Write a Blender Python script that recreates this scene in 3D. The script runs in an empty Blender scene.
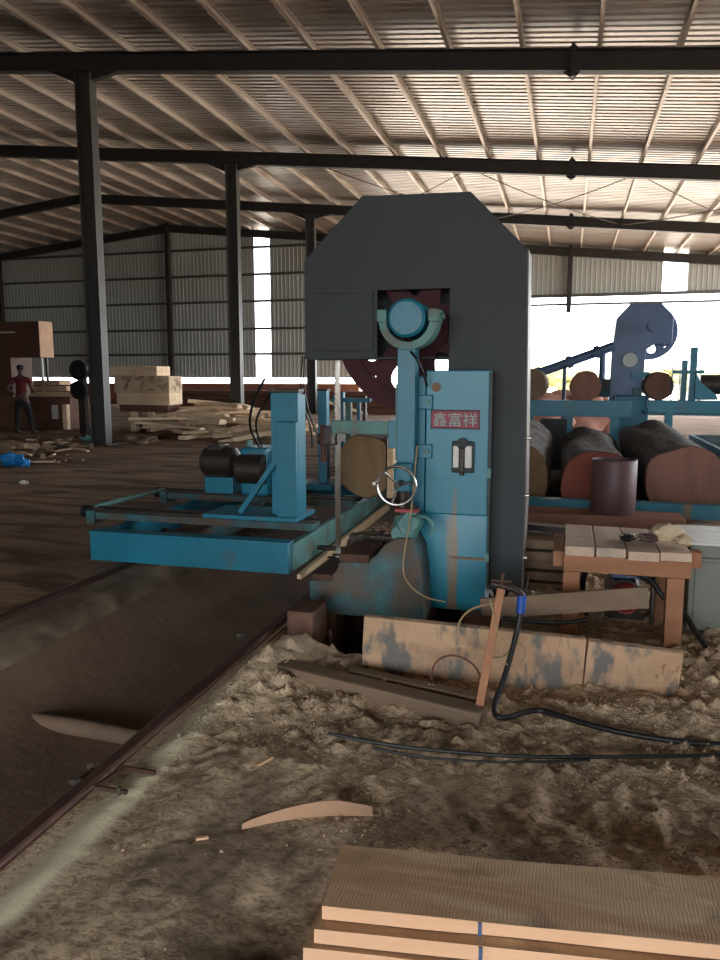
import bpy, bmesh, math, random
from mathutils import Vector, Matrix, noise
random.seed(7)
S = bpy.context.scene
COL = S.collection
PI = math.pi
# ------------------------------------------------------------------ camera
f = 750.; th = math.atan(104/750); ps = math.atan(209*math.cos(th)/750); H = 1.5
_c, _s, _ct, _st = math.cos(ps), math.sin(ps), math.cos(th), math.sin(th)
R_ = Vector((_c, _s, 0)); F_ = Vector((-_s*_ct, _c*_ct, -_st)); U_ = Vector((-_s*_st, _c*_st, _ct))
cd = bpy.data.cameras.new('camera'); cam = bpy.data.objects.new('camera', cd); COL.objects.link(cam)
cd.sensor_fit = 'VERTICAL'; cd.sensor_height = 24; cd.lens = 24*f/960; cd.clip_end = 400; cd.clip_start = .05
m3 = Matrix((R_, U_, -F_)).transposed(); cam.matrix_world = Matrix.Translation((0, 0, H)) @ m3.to_4x4()
S.camera = cam
def W(px, py, X=None, Y=None, Z=None):       # a viewing ray met with a plane of the building
    d = F_ + R_*((px-360)/f) - U_*((py-480)/f)
    t = X/d.x if X is not None else (Y/d.y if Y is not None else (Z-H)/d.z)
    return Vector((t*d.x, t*d.y, H+t*d.z))
# ------------------------------------------------------------------ materials
def _nt(name, rough, metal, spec):
    m = bpy.data.materials.new(name); m.use_nodes = True; n = m.node_tree.nodes; l = m.node_tree.links
    b = n['Principled BSDF']; b.inputs['Roughness'].default_value = rough; b.inputs['Metallic'].default_value = metal
    b.inputs['Specular IOR Level'].default_value = spec
    tc = n.new('ShaderNodeTexCoord')
    return m, n, l, b, tc
def rgba(c): return (c[0], c[1], c[2], 1)
def nz(n, l, tc, scale, stretch=(1,1,1), detail=5, dist=0, rough=.55):
    mp = n.new('ShaderNodeMapping'); mp.inputs['Scale'].default_value = stretch
    l.new(tc.outputs['Object'], mp.inputs['Vector'])
    t = n.new('ShaderNodeTexNoise'); t.inputs['Scale'].default_value = scale; t.inputs['Detail'].default_value = detail
    t.inputs['Distortion'].default_value = dist; t.inputs['Roughness'].default_value = rough
    l.new(mp.outputs[0], t.inputs['Vector']); return t
def ramp(n, l, src, p0, p1, c0=(0,0,0), c1=(1,1,1)):
    r = n.new('ShaderNodeValToRGB'); e = r.color_ramp.elements
    e[0].position = p0; e[1].position = p1; e[0].color = rgba(c0); e[1].color = rgba(c1)
    l.new(src, r.inputs[0]); return r
def mixc(n, l, fac, a, b):
    x = n.new('ShaderNodeMix'); x.data_type = 'RGBA'
    l.new(fac, x.inputs[0])
    for i, v in ((6, a), (7, b)):
        if isinstance(v, tuple): x.inputs[i].default_value = rgba(v)
        else: l.new(v, x.inputs[i])
    return x.outputs[2]
def mat(name, c1, c2=None, scale=6, rough=.6, metal=0, spec=.4, bump=0, bscale=30, stretch=(1,1,1), dirt=None, dscale=3, d0=.52, d1=.7):
    m, n, l, b, tc = _nt(name, rough, metal, spec)
    if c2 is None: c2 = tuple(v*.75 for v in c1)
    t = nz(n, l, tc, scale, stretch); r = ramp(n, l, t.outputs['Fac'], .35, .68)
    out = mixc(n, l, r.outputs[0], c1, c2)
    if dirt:
        t2 = nz(n, l, tc, dscale, stretch, 8, .6); r2 = ramp(n, l, t2.outputs['Fac'], d0, d1)
        out = mixc(n, l, r2.outputs[0], out, dirt)
    l.new(out, b.inputs['Base Color'])
    if bump:
        t3 = nz(n, l, tc, bscale, stretch, 6); bp = n.new('ShaderNodeBump'); bp.inputs['Strength'].default_value = bump
        bp.inputs['Distance'].default_value = .02
        l.new(t3.outputs['Fac'], bp.inputs['Height']); l.new(bp.outputs[0], b.inputs['Normal'])
    return m
def wood(name, c1, c2, axis='x', rough=.7, fine=60, dirt=None, d0=.55, d1=.68, dscale=4, saw=False):
    m, n, l, b, tc = _nt(name, rough, 0, .25)
    st = {'x': (.06,1,1), 'y': (1,.06,1), 'z': (1,1,.06)}[axis]
    t = nz(n, l, tc, fine, st, 4, .5); r = ramp(n, l, t.outputs['Fac'], .3, .7)
    t1 = nz(n, l, tc, 3.5, {'x': (.35,1.5,1), 'y': (1.5,.35,1), 'z': (1,1,.35)}[axis], 3, 1.0); r1 = ramp(n, l, t1.outputs['Fac'], .38, .66)
    a = mixc(n, l, r.outputs[0], c1, tuple(u*.72+v*.28 for u, v in zip(c1, c2)))
    out = mixc(n, l, r1.outputs[0], a, c2)
    if dirt:
        t2 = nz(n, l, tc, dscale, (1,1,1), 6, .8); r2 = ramp(n, l, t2.outputs['Fac'], d0, d1)
        out = mixc(n, l, r2.outputs[0], out, dirt)
    l.new(out, b.inputs['Base Color'])
    bp = n.new('ShaderNodeBump'); bp.inputs['Strength'].default_value = .35; bp.inputs['Distance'].default_value = .006
    if saw:
        w = n.new('ShaderNodeTexWave'); w.inputs['Scale'].default_value = 34; w.inputs['Distortion'].default_value = 5; w.inputs['Detail'].default_value = 3; w.bands_direction = 'X' if axis == 'x' else 'Y'
        l.new(tc.outputs['Object'], w.inputs['Vector']); l.new(w.outputs['Fac'], bp.inputs['Height']); bp.inputs['Strength'].default_value = .12
    else: l.new(t.outputs['Fac'], bp.inputs['Height'])
    l.new(bp.outputs[0], b.inputs['Normal'])
    return m
M = {}
M['steel'] = mat('dark_painted_steel', (.04,.035,.034), (.028,.025,.024), 3, .55, .2)
M['steel2'] = mat('grey_painted_steel', (.10,.085,.075), (.06,.05,.045), 3, .5, .3)
M['purlin'] = mat('galvanised_purlin', (.58,.52,.46), (.44,.38,.32), 2, .45, .5, stretch=(3,.3,1), dirt=(.2,.11,.06), dscale=2)
M['colsteel'] = mat('grey_column_paint', (.075,.072,.07), (.055,.052,.05), 3, .5, .2)
M['siding'] = mat('grey_green_siding', (.44,.465,.44), (.40,.42,.40), 1.2, .5, .1, stretch=(1,1,.3))
M['girt'] = mat('siding_girt', (.10,.105,.10), None, 3, .5, .2)
M['blue'] = mat('blue_machine_paint', (.008,.17,.255), (.007,.14,.205), 4, .42, 0, .5, bump=.05, bscale=12, dirt=(.09,.075,.05), dscale=3.2, d0=.63, d1=.76)
M['bluec'] = mat('blue_cabinet_paint', (.012,.20,.285), (.011,.17,.245), 3, .4, 0, .5, dirt=(.20,.15,.09), dscale=2.2, stretch=(2.2,1,.45), d0=.6, d1=.68)
M['teal'] = mat('worn_teal_casting', (.04,.13,.145), (.025,.07,.08), 7, .6, 0, .35, bump=.3, bscale=25, dirt=(.085,.06,.042), dscale=4, d0=.40, d1=.6)
M['green'] = mat('pale_green_machine_paint', (.10,.24,.22), (.06,.16,.15), 6, .5, dirt=(.12,.08,.05), dscale=6)
M['casing'] = mat('dark_grey_hammered_paint', (.038,.045,.047), (.032,.037,.039), 2, .6, 0, .3, bump=.03, bscale=60)
M['casing2'] = mat('blue_grey_paint_haze_tint', (.09,.14,.26), (.07,.115,.22), 3, .4)  # bluish haze over the second bandsaw is mixed into this paint colour
M['maroon'] = mat('maroon_wheel_paint', (.055,.009,.014), (.035,.007,.011), 6, .6, 0, .2)
M['black'] = mat('black_rubber', (.012,.012,.013), None, 10, .45)
M['dark'] = mat('oily_dark_metal', (.03,.026,.024), (.05,.035,.025), 10, .45, .4, bump=.2)
M['chrome'] = mat('bare_steel', (.55,.53,.5), (.35,.33,.3), 12, .25, .9)
M['white'] = mat('grey_white_plastic', (.7,.68,.64), (.58,.55,.5), 12, .4)
M['red'] = mat('red_machine_paint', (.35,.03,.025), (.22,.02,.02), 8, .4)
M['rust'] = mat('rusty_steel', (.11,.05,.032), (.07,.038,.026), 12, .8, .2, bump=.4)
M['signred'] = mat('faded_red_sign', (.30,.03,.06), (.2,.03,.06), 14, .5)
M['signtxt'] = mat('pale_green_lettering', (.28,.42,.36), (.22,.33,.3), 20, .5)
M['concrete'] = mat('pale_dusty_concrete', (.36,.28,.19), (.22,.16,.105), 5, .9, bump=.3, bscale=18, dirt=(.13,.088,.06), dscale=2, d0=.4, d1=.62)
M['bark'] = mat('grey_bark', (.16,.145,.135), (.035,.03,.028), 7, .9, bump=1.0, bscale=9, stretch=(1.3,.5,1.3))
M['endred'] = wood('red_log_end', (.34,.10,.065), (.24,.08,.05), 'z', fine=20)
M['endpink'] = wood('pink_brown_log_end', (.30,.14,.10), (.2,.10,.075), 'z', fine=20)
M['endtan'] = wood('tan_log_end', (.28,.18,.09), (.19,.115,.06), 'z', fine=20)
M['pale'] = wood('pale_fresh_sawn_wood', (.84,.66,.46), (.7,.48,.29), 'x')
M['paley'] = wood('pale_sawn_wood_lengthwise', (.72,.53,.33), (.58,.38,.22), 'y')
M['slab'] = wood('weathered_pale_slab', (.70,.54,.37), (.5,.34,.21), 'x', dirt=(.2,.13,.08))
M['plank'] = wood('rough_sawn_orange_plank', (.62,.45,.28), (.42,.21,.11), 'x', dirt=(.22,.15,.10), d0=.53, d1=.68, dscale=3.2, saw=True)
M['plankend'] = wood('orange_plank_edge', (.90,.56,.34), (.76,.44,.26), 'x', dirt=(.35,.2,.12), d0=.68, d1=.76)
M['balk'] = wood('stained_timber_balk', (.56,.36,.22), (.38,.23,.14), 'x', fine=35)
def stain(m):
    n = m.node_tree.nodes; l = m.node_tree.links; b = n['Principled BSDF']; src = b.inputs['Base Color'].links[0].from_socket
    tc = n['Texture Coordinate']; t = nz(n, l, tc, 8, (1,1,.45), 7, .2, .65); r = ramp(n, l, t.outputs['Fac'], .50, .60)
    l.new(mixc(n, l, r.outputs[0], src, (.17,.155,.135)), b.inputs['Base Color'])
stain(M['balk'])
M['tablew'] = wood('red_brown_table_timber', (.44,.20,.11), (.32,.15,.08), 'x')
M['tabletop'] = wood('dusty_table_board', (.66,.49,.37), (.52,.36,.26), 'y', dirt=(.42,.33,.26))
M['oldwood'] = wood('old_dusty_brown_plank', (.25,.17,.11), (.17,.11,.07), 'x', dirt=(.2,.15,.1))
M['brown'] = wood('dark_red_brown_planks', (.17,.08,.05), (.11,.05,.035), 'x')
M['pinkw'] = wood('pinkish_squared_timber', (.42,.22,.16), (.33,.16,.12), 'x')
M['drum'] = mat('purple_brown_drum', (.12,.055,.06), (.08,.04,.045), 6, .5)
M['cabgreen'] = mat('grey_green_cabinet_paint', (.19,.20,.165), (.16,.17,.14), 3, .5)
M['brick'] = mat('dusty_red_brick', (.25,.1,.06), (.16,.07,.045), 8, .9)
M['leaf'] = mat('sunlit_dry_foliage', (.42,.38,.17), (.3,.3,.12), 8, .9, bump=.6)
M['skin'] = mat('dark_skin', (.09,.045,.03), None, 8, .55)
M['shirt'] = mat('dark_red_shirt', (.13,.012,.016), (.09,.01,.013), 10, .85)
M['trouser'] = mat('black_trousers', (.015,.014,.016), None, 10, .9)
M['hair'] = mat('black_hair', (.01,.008,.007), None, 20, .8)
M['bagblue'] = mat('bright_blue_plastic', (.02,.22,.55), (.015,.15,.4), 12, .4)
M['cream'] = mat('cream_plastic_bag', (.62,.5,.33), (.52,.4,.26), 12, .55, bump=.5)
M['yellow'] = mat('tan_cable', (.42,.3,.14), None, 12, .5)
M['bluecap'] = mat('blue_hose_fitting', (.02,.09,.4), None, 12, .4)
M['darkred'] = mat('dark_red_rail_steel', (.11,.05,.04), (.07,.035,.03), 12, .6, .3)
M['brownsaw'] = mat('brown_primer_paint', (.10,.045,.03), (.08,.036,.024), 3, .6)
M['tansaw'] = mat('tan_side_panel', (.55,.33,.2), (.45,.27,.16), 3, .6)
# roof sheet: galvanised, warm stains
def roofmat():
    m, n, l, b, tc = _nt('galvanised_roof_sheet', .34, .75, .5)
    t = nz(n, l, tc, .9, (.6,1.6,1), 5, .4); r = ramp(n, l, t.outputs['Fac'], .35, .7)
    out = mixc(n, l, r.outputs[0], (.58,.55,.52), (.40,.37,.34))
    t2 = nz(n, l, tc, 2.2, (.35,3,1), 6, 1.0); r2 = ramp(n, l, t2.outputs['Fac'], .56, .74)
    out = mixc(n, l, r2.outputs[0], out, (.38,.27,.19)); l.new(out, b.inputs['Base Color'])
    r3 = n.new('ShaderNodeMapRange'); l.new(t2.outputs['Fac'], r3.inputs[0]); r3.inputs[3].default_value = .26; r3.inputs[4].default_value = .5
    l.new(r3.outputs[0], b.inputs['Roughness'])
    return m
M['roof'] = roofmat()
def clear_panel():
    m, n, l, b, tc = _nt('milky_translucent_sheet', .5, 0, .3)
    b.inputs['Base Color'].default_value = (.85,.88,.9,1); b.inputs['Transmission Weight'].default_value = .85; b.inputs['Roughness'].default_value = .4
    b.inputs['IOR'].default_value = 1.05
    return m
M['clear'] = clear_panel()
def groundmat():
    m, n, l, b, tc = _nt('sawdust_ground', .95, 0, .15)
    a = nz(n, l, tc, 2.6, (1,1,1), 6, .5); ra = ramp(n, l, a.outputs['Fac'], .36, .62)
    out = mixc(n, l, ra.outputs[0], (.44,.30,.19), (.76,.56,.36))
    g = nz(n, l, tc, 26, (1,1.6,1), 8, 1.2, .72); rg = ramp(n, l, g.outputs['Fac'], .41, .54)
    dk = mixc(n, l, rg.outputs[0], (.26,.17,.11), (.88,.67,.45))
    x = n.new('ShaderNodeMix'); x.data_type = 'RGBA'; x.inputs[0].default_value = .62
    l.new(out, x.inputs[6]); l.new(dk, x.inputs[7]); out = x.outputs[2]
    # damp dark patch of trodden dust
    sp = n.new('ShaderNodeSeparateXYZ'); l.new(tc.outputs['Object'], sp.inputs[0])
    d = nz(n, l, tc, 1.7, (1,1,1), 6, .4); rd = ramp(n, l, d.outputs['Fac'], .47, .58)
    near = n.new('ShaderNodeMapRange'); l.new(sp.outputs['Y'], near.inputs[0]); near.inputs[1].default_value = 2.0; near.inputs[2].default_value = 3.1
    near.inputs[3].default_value = .7; near.inputs[4].default_value = .08
    mm = n.new('ShaderNodeMath'); mm.operation = 'MULTIPLY'; l.new(rd.outputs[0], mm.inputs[0]); l.new(near.outputs[0], mm.inputs[1])
    out = mixc(n, l, mm.outputs[0], out, (.13,.09,.062))
    hx = n.new('ShaderNodeMapRange'); l.new(sp.outputs['X'], hx.inputs[0]); hx.inputs[1].default_value = -1.05; hx.inputs[2].default_value = -1.4
    hy = n.new('ShaderNodeMapRange'); l.new(sp.outputs['Y'], hy.inputs[0]); hy.inputs[1].default_value = 2.4; hy.inputs[2].default_value = 3.1
    hm = n.new('ShaderNodeMath'); hm.operation = 'MULTIPLY'; l.new(hx.outputs[0], hm.inputs[0]); l.new(hy.outputs[0], hm.inputs[1])
    h2 = n.new('ShaderNodeMath'); h2.operation = 'MULTIPLY'; l.new(hm.outputs[0], h2.inputs[0]); h2.inputs[1].default_value = .55
    out = mixc(n, l, h2.outputs[0], out, (.80,.62,.42))
    # pale spilled dust band beside the rail
    wob = nz(n, l, tc, 5, (1,1,1), 5); w1 = n.new('ShaderNodeMath'); w1.operation = 'MULTIPLY_ADD'
    l.new(wob.outputs['Fac'], w1.inputs[0]); w1.inputs[1].default_value = .10; l.new(sp.outputs['X'], w1.inputs[2])
    w2 = n.new('ShaderNodeMath'); w2.operation = 'ADD'; l.new(w1.outputs[0], w2.inputs[0]); w2.inputs[1].default_value = 1.44
    w3 = n.new('ShaderNodeMath'); w3.operation = 'ABSOLUTE'; l.new(w2.outputs[0], w3.inputs[0])
    rb = ramp(n, l, w3.outputs[0], .04, .075, (1,1,1), (0,0,0))
    lim = n.new('ShaderNodeMapRange'); l.new(sp.outputs['Y'], lim.inputs[0]); lim.inputs[1].default_value = 3.2; lim.inputs[2].default_value = 2.7
    m4 = n.new('ShaderNodeMath'); m4.operation = 'MULTIPLY'; l.new(rb.outputs[0], m4.inputs[0]); l.new(lim.outputs[0], m4.inputs[1])
    out = mixc(n, l, m4.outputs[0], out, (.86,.76,.52))
    l.new(out, b.inputs['Base Color'])
    bp = n.new('ShaderNodeBump'); bp.inputs['Strength'].default_value = .8; bp.inputs['Distance'].default_value = .02
    l.new(g.outputs['Fac'], bp.inputs['Height']); l.new(bp.outputs[0], b.inputs['Normal'])
    return m
M['ground'] = groundmat()
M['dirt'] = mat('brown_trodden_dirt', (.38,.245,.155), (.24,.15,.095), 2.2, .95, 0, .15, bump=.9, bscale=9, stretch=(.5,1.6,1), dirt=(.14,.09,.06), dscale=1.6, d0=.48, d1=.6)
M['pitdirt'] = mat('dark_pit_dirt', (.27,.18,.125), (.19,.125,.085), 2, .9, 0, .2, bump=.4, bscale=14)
M['yard'] = mat('pale_sunlit_yard', (.5,.45,.39), (.44,.38,.32), .8, .95)
# ------------------------------------------------------------------ mesh builder
class MB:
    def __init__(s): s.bm = bmesh.new()
    def _add(s, vs, fs):
        v = [s.bm.verts.new(p) for p in vs]
        for q in fs:
            try: s.bm.faces.new([v[i] for i in q])
            except ValueError: pass
        return s
    def box(s, x0, x1, y0, y1, z0, z1):
        p = [(x, y, z) for x in (x0, x1) for y in (y0, y1) for z in (z0, z1)]
        return s._add(p, [(0,1,3,2),(4,6,7,5),(0,4,5,1),(2,3,7,6),(0,2,6,4),(1,5,7,3)])
    def bar(s, a, b, w, h, up=(0,0,1)):      # rectangular bar from a to b: w across, h along up
        a = Vector(a); b = Vector(b); d = (b-a).normalized(); u = Vector(up)
        r = d.cross(u)
        if r.length < 1e-4: r = d.cross(Vector((0,1,0)))
        r.normalize(); u = r.cross(d).normalized()
        p = [q + r*w/2*i + u*h/2*j for q in (a, b) for i in (-1,1) for j in (-1,1)]
        return s._add(p, [(0,1,3,2),(4,6,7,5),(0,4,5,1),(2,3,7,6),(0,2,6,4),(1,5,7,3)])
    def prism(s, poly, axis, a, b):
        def P(u, v, t): return {'x': (t,u,v), 'y': (u,t,v), 'z': (u,v,t)}[axis]
        n = len(poly); vs = [P(u,v,a) for u,v in poly] + [P(u,v,b) for u,v in poly]
        return s._add(vs, [tuple(range(n)), tuple(range(2*n-1, n-1, -1))] + [(i,(i+1)%n,n+(i+1)%n,n+i) for i in range(n)])
    def tube(s, pts, r, n=10, cap=True):
        pts = [Vector(p) for p in pts]; k = len(pts); rs = r if isinstance(r, (list,tuple)) else [r]*k
        vs = []; up = None
        for i, p in enumerate(pts):
            d = (pts[min(i+1,k-1)]-pts[max(i-1,0)]).normalized()
            if up is None: up = d.orthogonal().normalized()
            up = (up - d*up.dot(d)).normalized(); q = d.cross(up)
            vs += [p + (up*math.cos(2*PI*j/n)+q*math.sin(2*PI*j/n))*rs[i] for j in range(n)]
        fs = [(i*n+j, i*n+(j+1)%n, (i+1)*n+(j+1)%n, (i+1)*n+j) for i in range(k-1) for j in range(n)]
        if cap: fs += [tuple(range(n-1,-1,-1)), tuple(range((k-1)*n, k*n))]
        return s._add(vs, fs)
    def cyl(s, a, b, r, n=24): return s.tube([a, b], r, n)
    def lathe(s, prof, origin, axis='y', n=36):   # prof: (radius, along)
        o = Vector(origin); ax = {'x': Vector((1,0,0)), 'y': Vector((0,1,0)), 'z': Vector((0,0,1))}[axis]
        u = ax.orthogonal().normalized(); w = ax.cross(u); k = len(prof)
        vs = [o + ax*t + (u*math.cos(2*PI*j/n)+w*math.sin(2*PI*j/n))*max(r,1e-4) for r,t in prof for j in range(n)]
        return s._add(vs, [(i*n+j, i*n+(j+1)%n, (i+1)*n+(j+1)%n, (i+1)*n+j) for i in range(k-1) for j in range(n)])
    def torus(s, c, r, t, axis='y', n=36, m=10, a0=0, a1=2*PI):
        c = Vector(c); full = abs(a1-a0-2*PI) < 1e-6; e = {'x': ((0,1,0),(0,0,1)), 'y': ((1,0,0),(0,0,1)), 'z': ((1,0,0),(0,1,0))}[axis]
        u, w = Vector(e[0]), Vector(e[1]); k = n if full else n+1
        pts = [c + (u*math.cos(a0+(a1-a0)*i/n)+w*math.sin(a0+(a1-a0)*i/n))*r for i in range(k)]
        if full: pts.append(pts[0]); pts.append(pts[1])
        return s.tube(pts, t, m, cap=not full)
    def blob(s, c, r, n=3, jit=.15, seed=0):
        tmp = bmesh.new(); bmesh.ops.create_icosphere(tmp, subdivisions=n, radius=1)
        vs = []; 
        for v in tmp.verts:
            k = 1+jit*noise.noise(v.co*1.8+Vector((seed*3.1,seed,0)))*2
            vs.append((c[0]+v.co.x*r[0]*k, c[1]+v.co.y*r[1]*k, c[2]+v.co.z*r[2]*k))
        fs = [tuple(v.index for v in q.verts) for q in tmp.faces]; tmp.free(); return s._add(vs, fs)
    def xf(s, mtx): bmesh.ops.transform(s.bm, matrix=mtx, verts=s.bm.verts); return s
    def build(s, name, m, parent=None, bevel=0, smooth=40, seg=2, kind=None):
        bm = s.bm
        if parent is not None and not parent.get('_local'):
            o = parent
            off = Vector((0,0,0))
            while o is not None: off += o.location; o = o.parent
            bmesh.ops.translate(bm, vec=-off, verts=bm.verts)
        bmesh.ops.recalc_face_normals(bm, faces=bm.faces)
        if bevel and smooth == 40: smooth = 20
        if bevel: bmesh.ops.bevel(bm, geom=[e for e in bm.edges if e.is_manifold and e.calc_face_angle(0) > .5], offset=bevel, segments=seg, affect='EDGES', profile=.5)
        me = bpy.data.meshes.new(name); bm.to_mesh(me); bm.free()
        mm = m if isinstance(m, (list,tuple)) else [m]
        for q in mm: me.materials.append(M[q] if isinstance(q, str) else q)
        for p in me.polygons: p.use_smooth = True
        me.set_sharp_from_angle(angle=math.radians(smooth))
        o = bpy.data.objects.new(name, me); COL.objects.link(o)
        if parent is not None: o.parent = parent
        if kind: o['kind'] = kind
        return o
def tag(o, label, cat, group=None, kind=None):
    o['label'] = label; o['category'] = cat
    if group: o['group'] = group
    if kind: o['kind'] = kind
    return o
def thing(name, label, cat, loc=(0,0,0), group=None, rotz=0):
    o = bpy.data.objects.new(name, None); COL.objects.link(o); o.location = loc; o.rotation_euler = (0,0,rotz); o.empty_display_size = .2
    return tag(o, label, cat, group)
def single(mb, name, m, label, cat, group=None, base=None, bevel=0, smooth=40, kind=None, seg=2):
    """one-mesh thing whose origin is moved to its base"""
    vs = [v.co for v in mb.bm.verts]
    if base is None:
        base = Vector((sum(v.x for v in vs)/len(vs), sum(v.y for v in vs)/len(vs), min(v.z for v in vs)))
    base = Vector(base); mb.xf(Matrix.Translation(-base))
    o = mb.build(name, m, None, bevel, smooth, seg); o.location = base
    return tag(o, label, cat, group, kind)
def struct(mb, name, m, bevel=0, smooth=40):
    o = mb.build(name, m, None, bevel, smooth); o['kind'] = 'structure'; return o
# ------------------------------------------------------------------ the building
Y1, Y2, Y3, Y4 = 14.4, 21.5, 28.6, 35.6
XR, XC, XM = -19.9, -9.88, -.13
EXL, EXR = -40., 14.
def bz(x):                                  # height of the beam's centre line
    return 6.92 - .1*(x-XM) if x > XR else 6.92 - .1*(XR-XM) - .1*(XR-x)
def roof_z(x): return bz(x)+.36
# roof sheet: ribs run down the slope
mb = MB(); prof = []; y = -9.; 
while y < 37.2:
    prof += [(y,0),(y+.115,0),(y+.135,.035),(y+.185,.035)]; y += .205
for xa, xb in ((EXL, XR), (XR, EXR)):
    vs = [(x, yy, roof_z(x)+dz) for x in (xa, xb) for yy, dz in prof]; k = len(prof)
    mb._add(vs, [(i,i+1,k+i+1,k+i) for i in range(k-1)])
struct(mb, 'ceiling', 'roof', smooth=10)
# purlins
PX = []; x = .3
while x > EXL: PX.append(x); x -= 1.30
x = 1.6
while x < EXR: PX.append(x); x += 1.30
for x in sorted(PX):
    z = bz(x)+.18; mb = MB()
    mb.prism([(x-.035,z),(x+.035,z),(x+.035,z+.022),(x-.02,z+.022),(x-.02,z+.145),(x+.035,z+.145),(x+.035,z+.168),(x-.035,z+.168)], 'y', -8.5, 36.3)
    if x > -27 and x < 9: single(mb, 'roof_purlin', 'purlin', 'pale galvanised roof purlin running away under the corrugated sheets', 'purlin', 'roof purlins')
    else: single(mb, 'roof_purlin', 'purlin', 'pale galvanised roof purlin running away under the corrugated sheets', 'purlin', 'roof purlins')
# cross beams with splice plates, haunches and purlin cleats
BN = {-.0: 'overhead behind the camera', Y1: 'nearest and topmost in the photo', Y2: 'second from the nearest', Y3: 'third from the nearest', Y4: 'farthest, along the back wall'}
for yb, lab in ((7.3, 'passing above the near bandsaw, out of the frame top'), (Y1, 'nearest one in view, across the top'), (Y2, 'second one in view from the top'), (Y3, 'third one in view, passing behind the grey casing'), (Y4-.25, 'farthest, along the top of the back wall')):
    t = thing('roof_beam', 'dark steel roof beam, '+lab, 'beam', (XM, yb, bz(XM)))
    for xa, xb in ((EXL, XR), (XR, EXR)):
        mb = MB()
        for dz, hh, ww in ((0,.34,.012), (.173,.014,.2), (-.173,.014,.2)):
            za, zb = bz(xa)+dz, bz(xb)+dz
            mb._add([(x_, yb+i*ww/2, z_+j*hh/2) for x_, z_ in ((xa,za),(xb,zb)) for i in (-1,1) for j in (-1,1)],
                    [(0,1,3,2),(4,6,7,5),(0,4,5,1),(2,3,7,6),(0,2,6,4),(1,5,7,3)])
        mb.build('rafter', 'steel', t)
    for xs in (XM, XR):
        mb = MB(); z = bz(xs); mb.box(xs-.03, xs+.03, yb-.11, yb+.11, z-.27, z+.27)
        for sx in (-1, 1):
            mb.prism([(xs+sx*.03, z-.27), (xs+sx*.03, z-.17), (xs+sx*.16, z-.17)], 'y', yb-.012, yb+.012)
            mb.prism([(xs+sx*.03, z+.27), (xs+sx*.03, z+.17), (xs+sx*.12, z+.17)], 'y', yb-.012, yb+.012)
        mb.build('splice_plate', 'steel', t)
    for xc in (XC,):
        mb = MB(); z = bz(xc)-.17
        for sx in (-1, 1): mb.prism([(xc+sx*.2, z+.0-sx*.02), (xc+sx*.2, z-.2), (xc+sx*.85, z+.0-sx*.085)], 'y', yb-.06, yb+.06)
        mb.build('haunch', 'steel', t)
def column(x, y, lab, m='colsteel', sx=.36, sy=.24, group=None):
    t = thing('steel_column', lab, 'column', (x, y, 0), group)
    zt = bz(x)-.18; mb = MB()
    mb.box(x-sx/2, x-sx/2+.016, y-sy/2, y+sy/2, .02, zt).box(x+sx/2-.016, x+sx/2, y-sy/2, y+sy/2, .02, zt).box(x-sx/2, x+sx/2, y-.006, y+.006, .02, zt)
    mb.build('shaft', m, t)
    MB().box(x-.28, x+.28, y-.2, y+.2, 0, .025).build('base_plate', m, t)
column(XC, Y1, 'tall dark steel column nearest the camera, left of the blue carriage')
column(XC, Y2, 'dark steel column standing by the heap of pale slabs, second from the camera')
column(XC, Y3, 'steel column partly hidden behind the grey saw casing, third from the camera')
column(XC, 7.3, 'steel column out of frame to the left of the camera')
# back wall: ribbed siding with a clear strip, an open lower right part, low brick wall
def siding(x0, x1, zb, m='siding'):
    mb = MB(); pr = []; x = x0
    while x < x1-.01:
        pr += [(x,0),(min(x+.13,x1),0),(min(x+.15,x1),-.014),(min(x+.19,x1),-.014)]; x += .21
    pr = [(min(a,x1), b) for a, b in pr]
    vs = [(a, Y4+b, zb) for a, b in pr] + [(a, Y4+b, roof_z(a)+.03) for a, b in pr]; k = len(pr)
    mb._add(vs, [(i,i+1,k+i+1,k+i) for i in range(k-1)]); return mb
SX0, SX1 = -15.27, -14.45; TX0, TX1 = 3.75, 4.75
wl = siding(EXL, SX0, 1.42); 
wl2 = siding(SX1, XC+.2, 1.42); wl3 = siding(XC+.2, TX0, 5.02); wl4 = siding(TX1, EXR, 5.02)
def merge(*ms):
    a = ms[0]
    for b in ms[1:]:
        me = bpy.data.meshes.new('tmp'); b.bm.to_mesh(me); a.bm.from_mesh(me); b.bm.free(); bpy.data.meshes.remove(me)
    return a
struct(merge(wl, wl2, wl3, wl4), 'wall_back', 'siding', smooth=10)
struct(MB().box(SX0, SX1, Y4, Y4+.01, 1.42, roof_z(SX0)-.05), 'window_1', 'clear')
struct(MB().box(TX0, TX1, Y4, Y4+.01, 5.02, roof_z(TX1)-.05), 'window_2', 'clear')
mb = MB()
for z in (2.6, 3.85, 5.2, 6.5, 7.8): mb.box(EXL, XC, Y4-.12, Y4-.05, z-.06, z+.06)
for z in (5.05,): mb.box(XC, EXR, Y4-.12, Y4-.04, z-.07, z+.07)
mb.box(XC, EXR, Y4-.1, Y4-.04, 4.62, 4.72)
struct(mb, 'trim_1', 'girt')
mb = MB()
for x in (-30.2, -24.5, XR, XM, 9.5):
    mb.box(x-.11, x+.11, Y4-.4, Y4-.12, 0 if x < -9 or x > 5 else 4.3, bz(x)-.15)
struct(mb, 'trim_2', 'steel')
struct(MB().box(EXL, XC, Y4-.05, Y4+.15, 0, 1.12), 'trim_3', 'brick')
mb = MB(); pr = []; y = -9.
while y < Y4: pr += [(y,0),(y+.13,0),(y+.15,.03),(y+.19,.03)]; y += .21
k = len(pr); mb._add([(EXL+b, a, 0) for a, b in pr]+[(EXL+b, a, roof_z(EXL)) for a, b in pr], [(i,i+1,k+i+1,k+i) for i in range(k-1)])
struct(mb, 'wall_left', 'siding', smooth=10)
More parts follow.
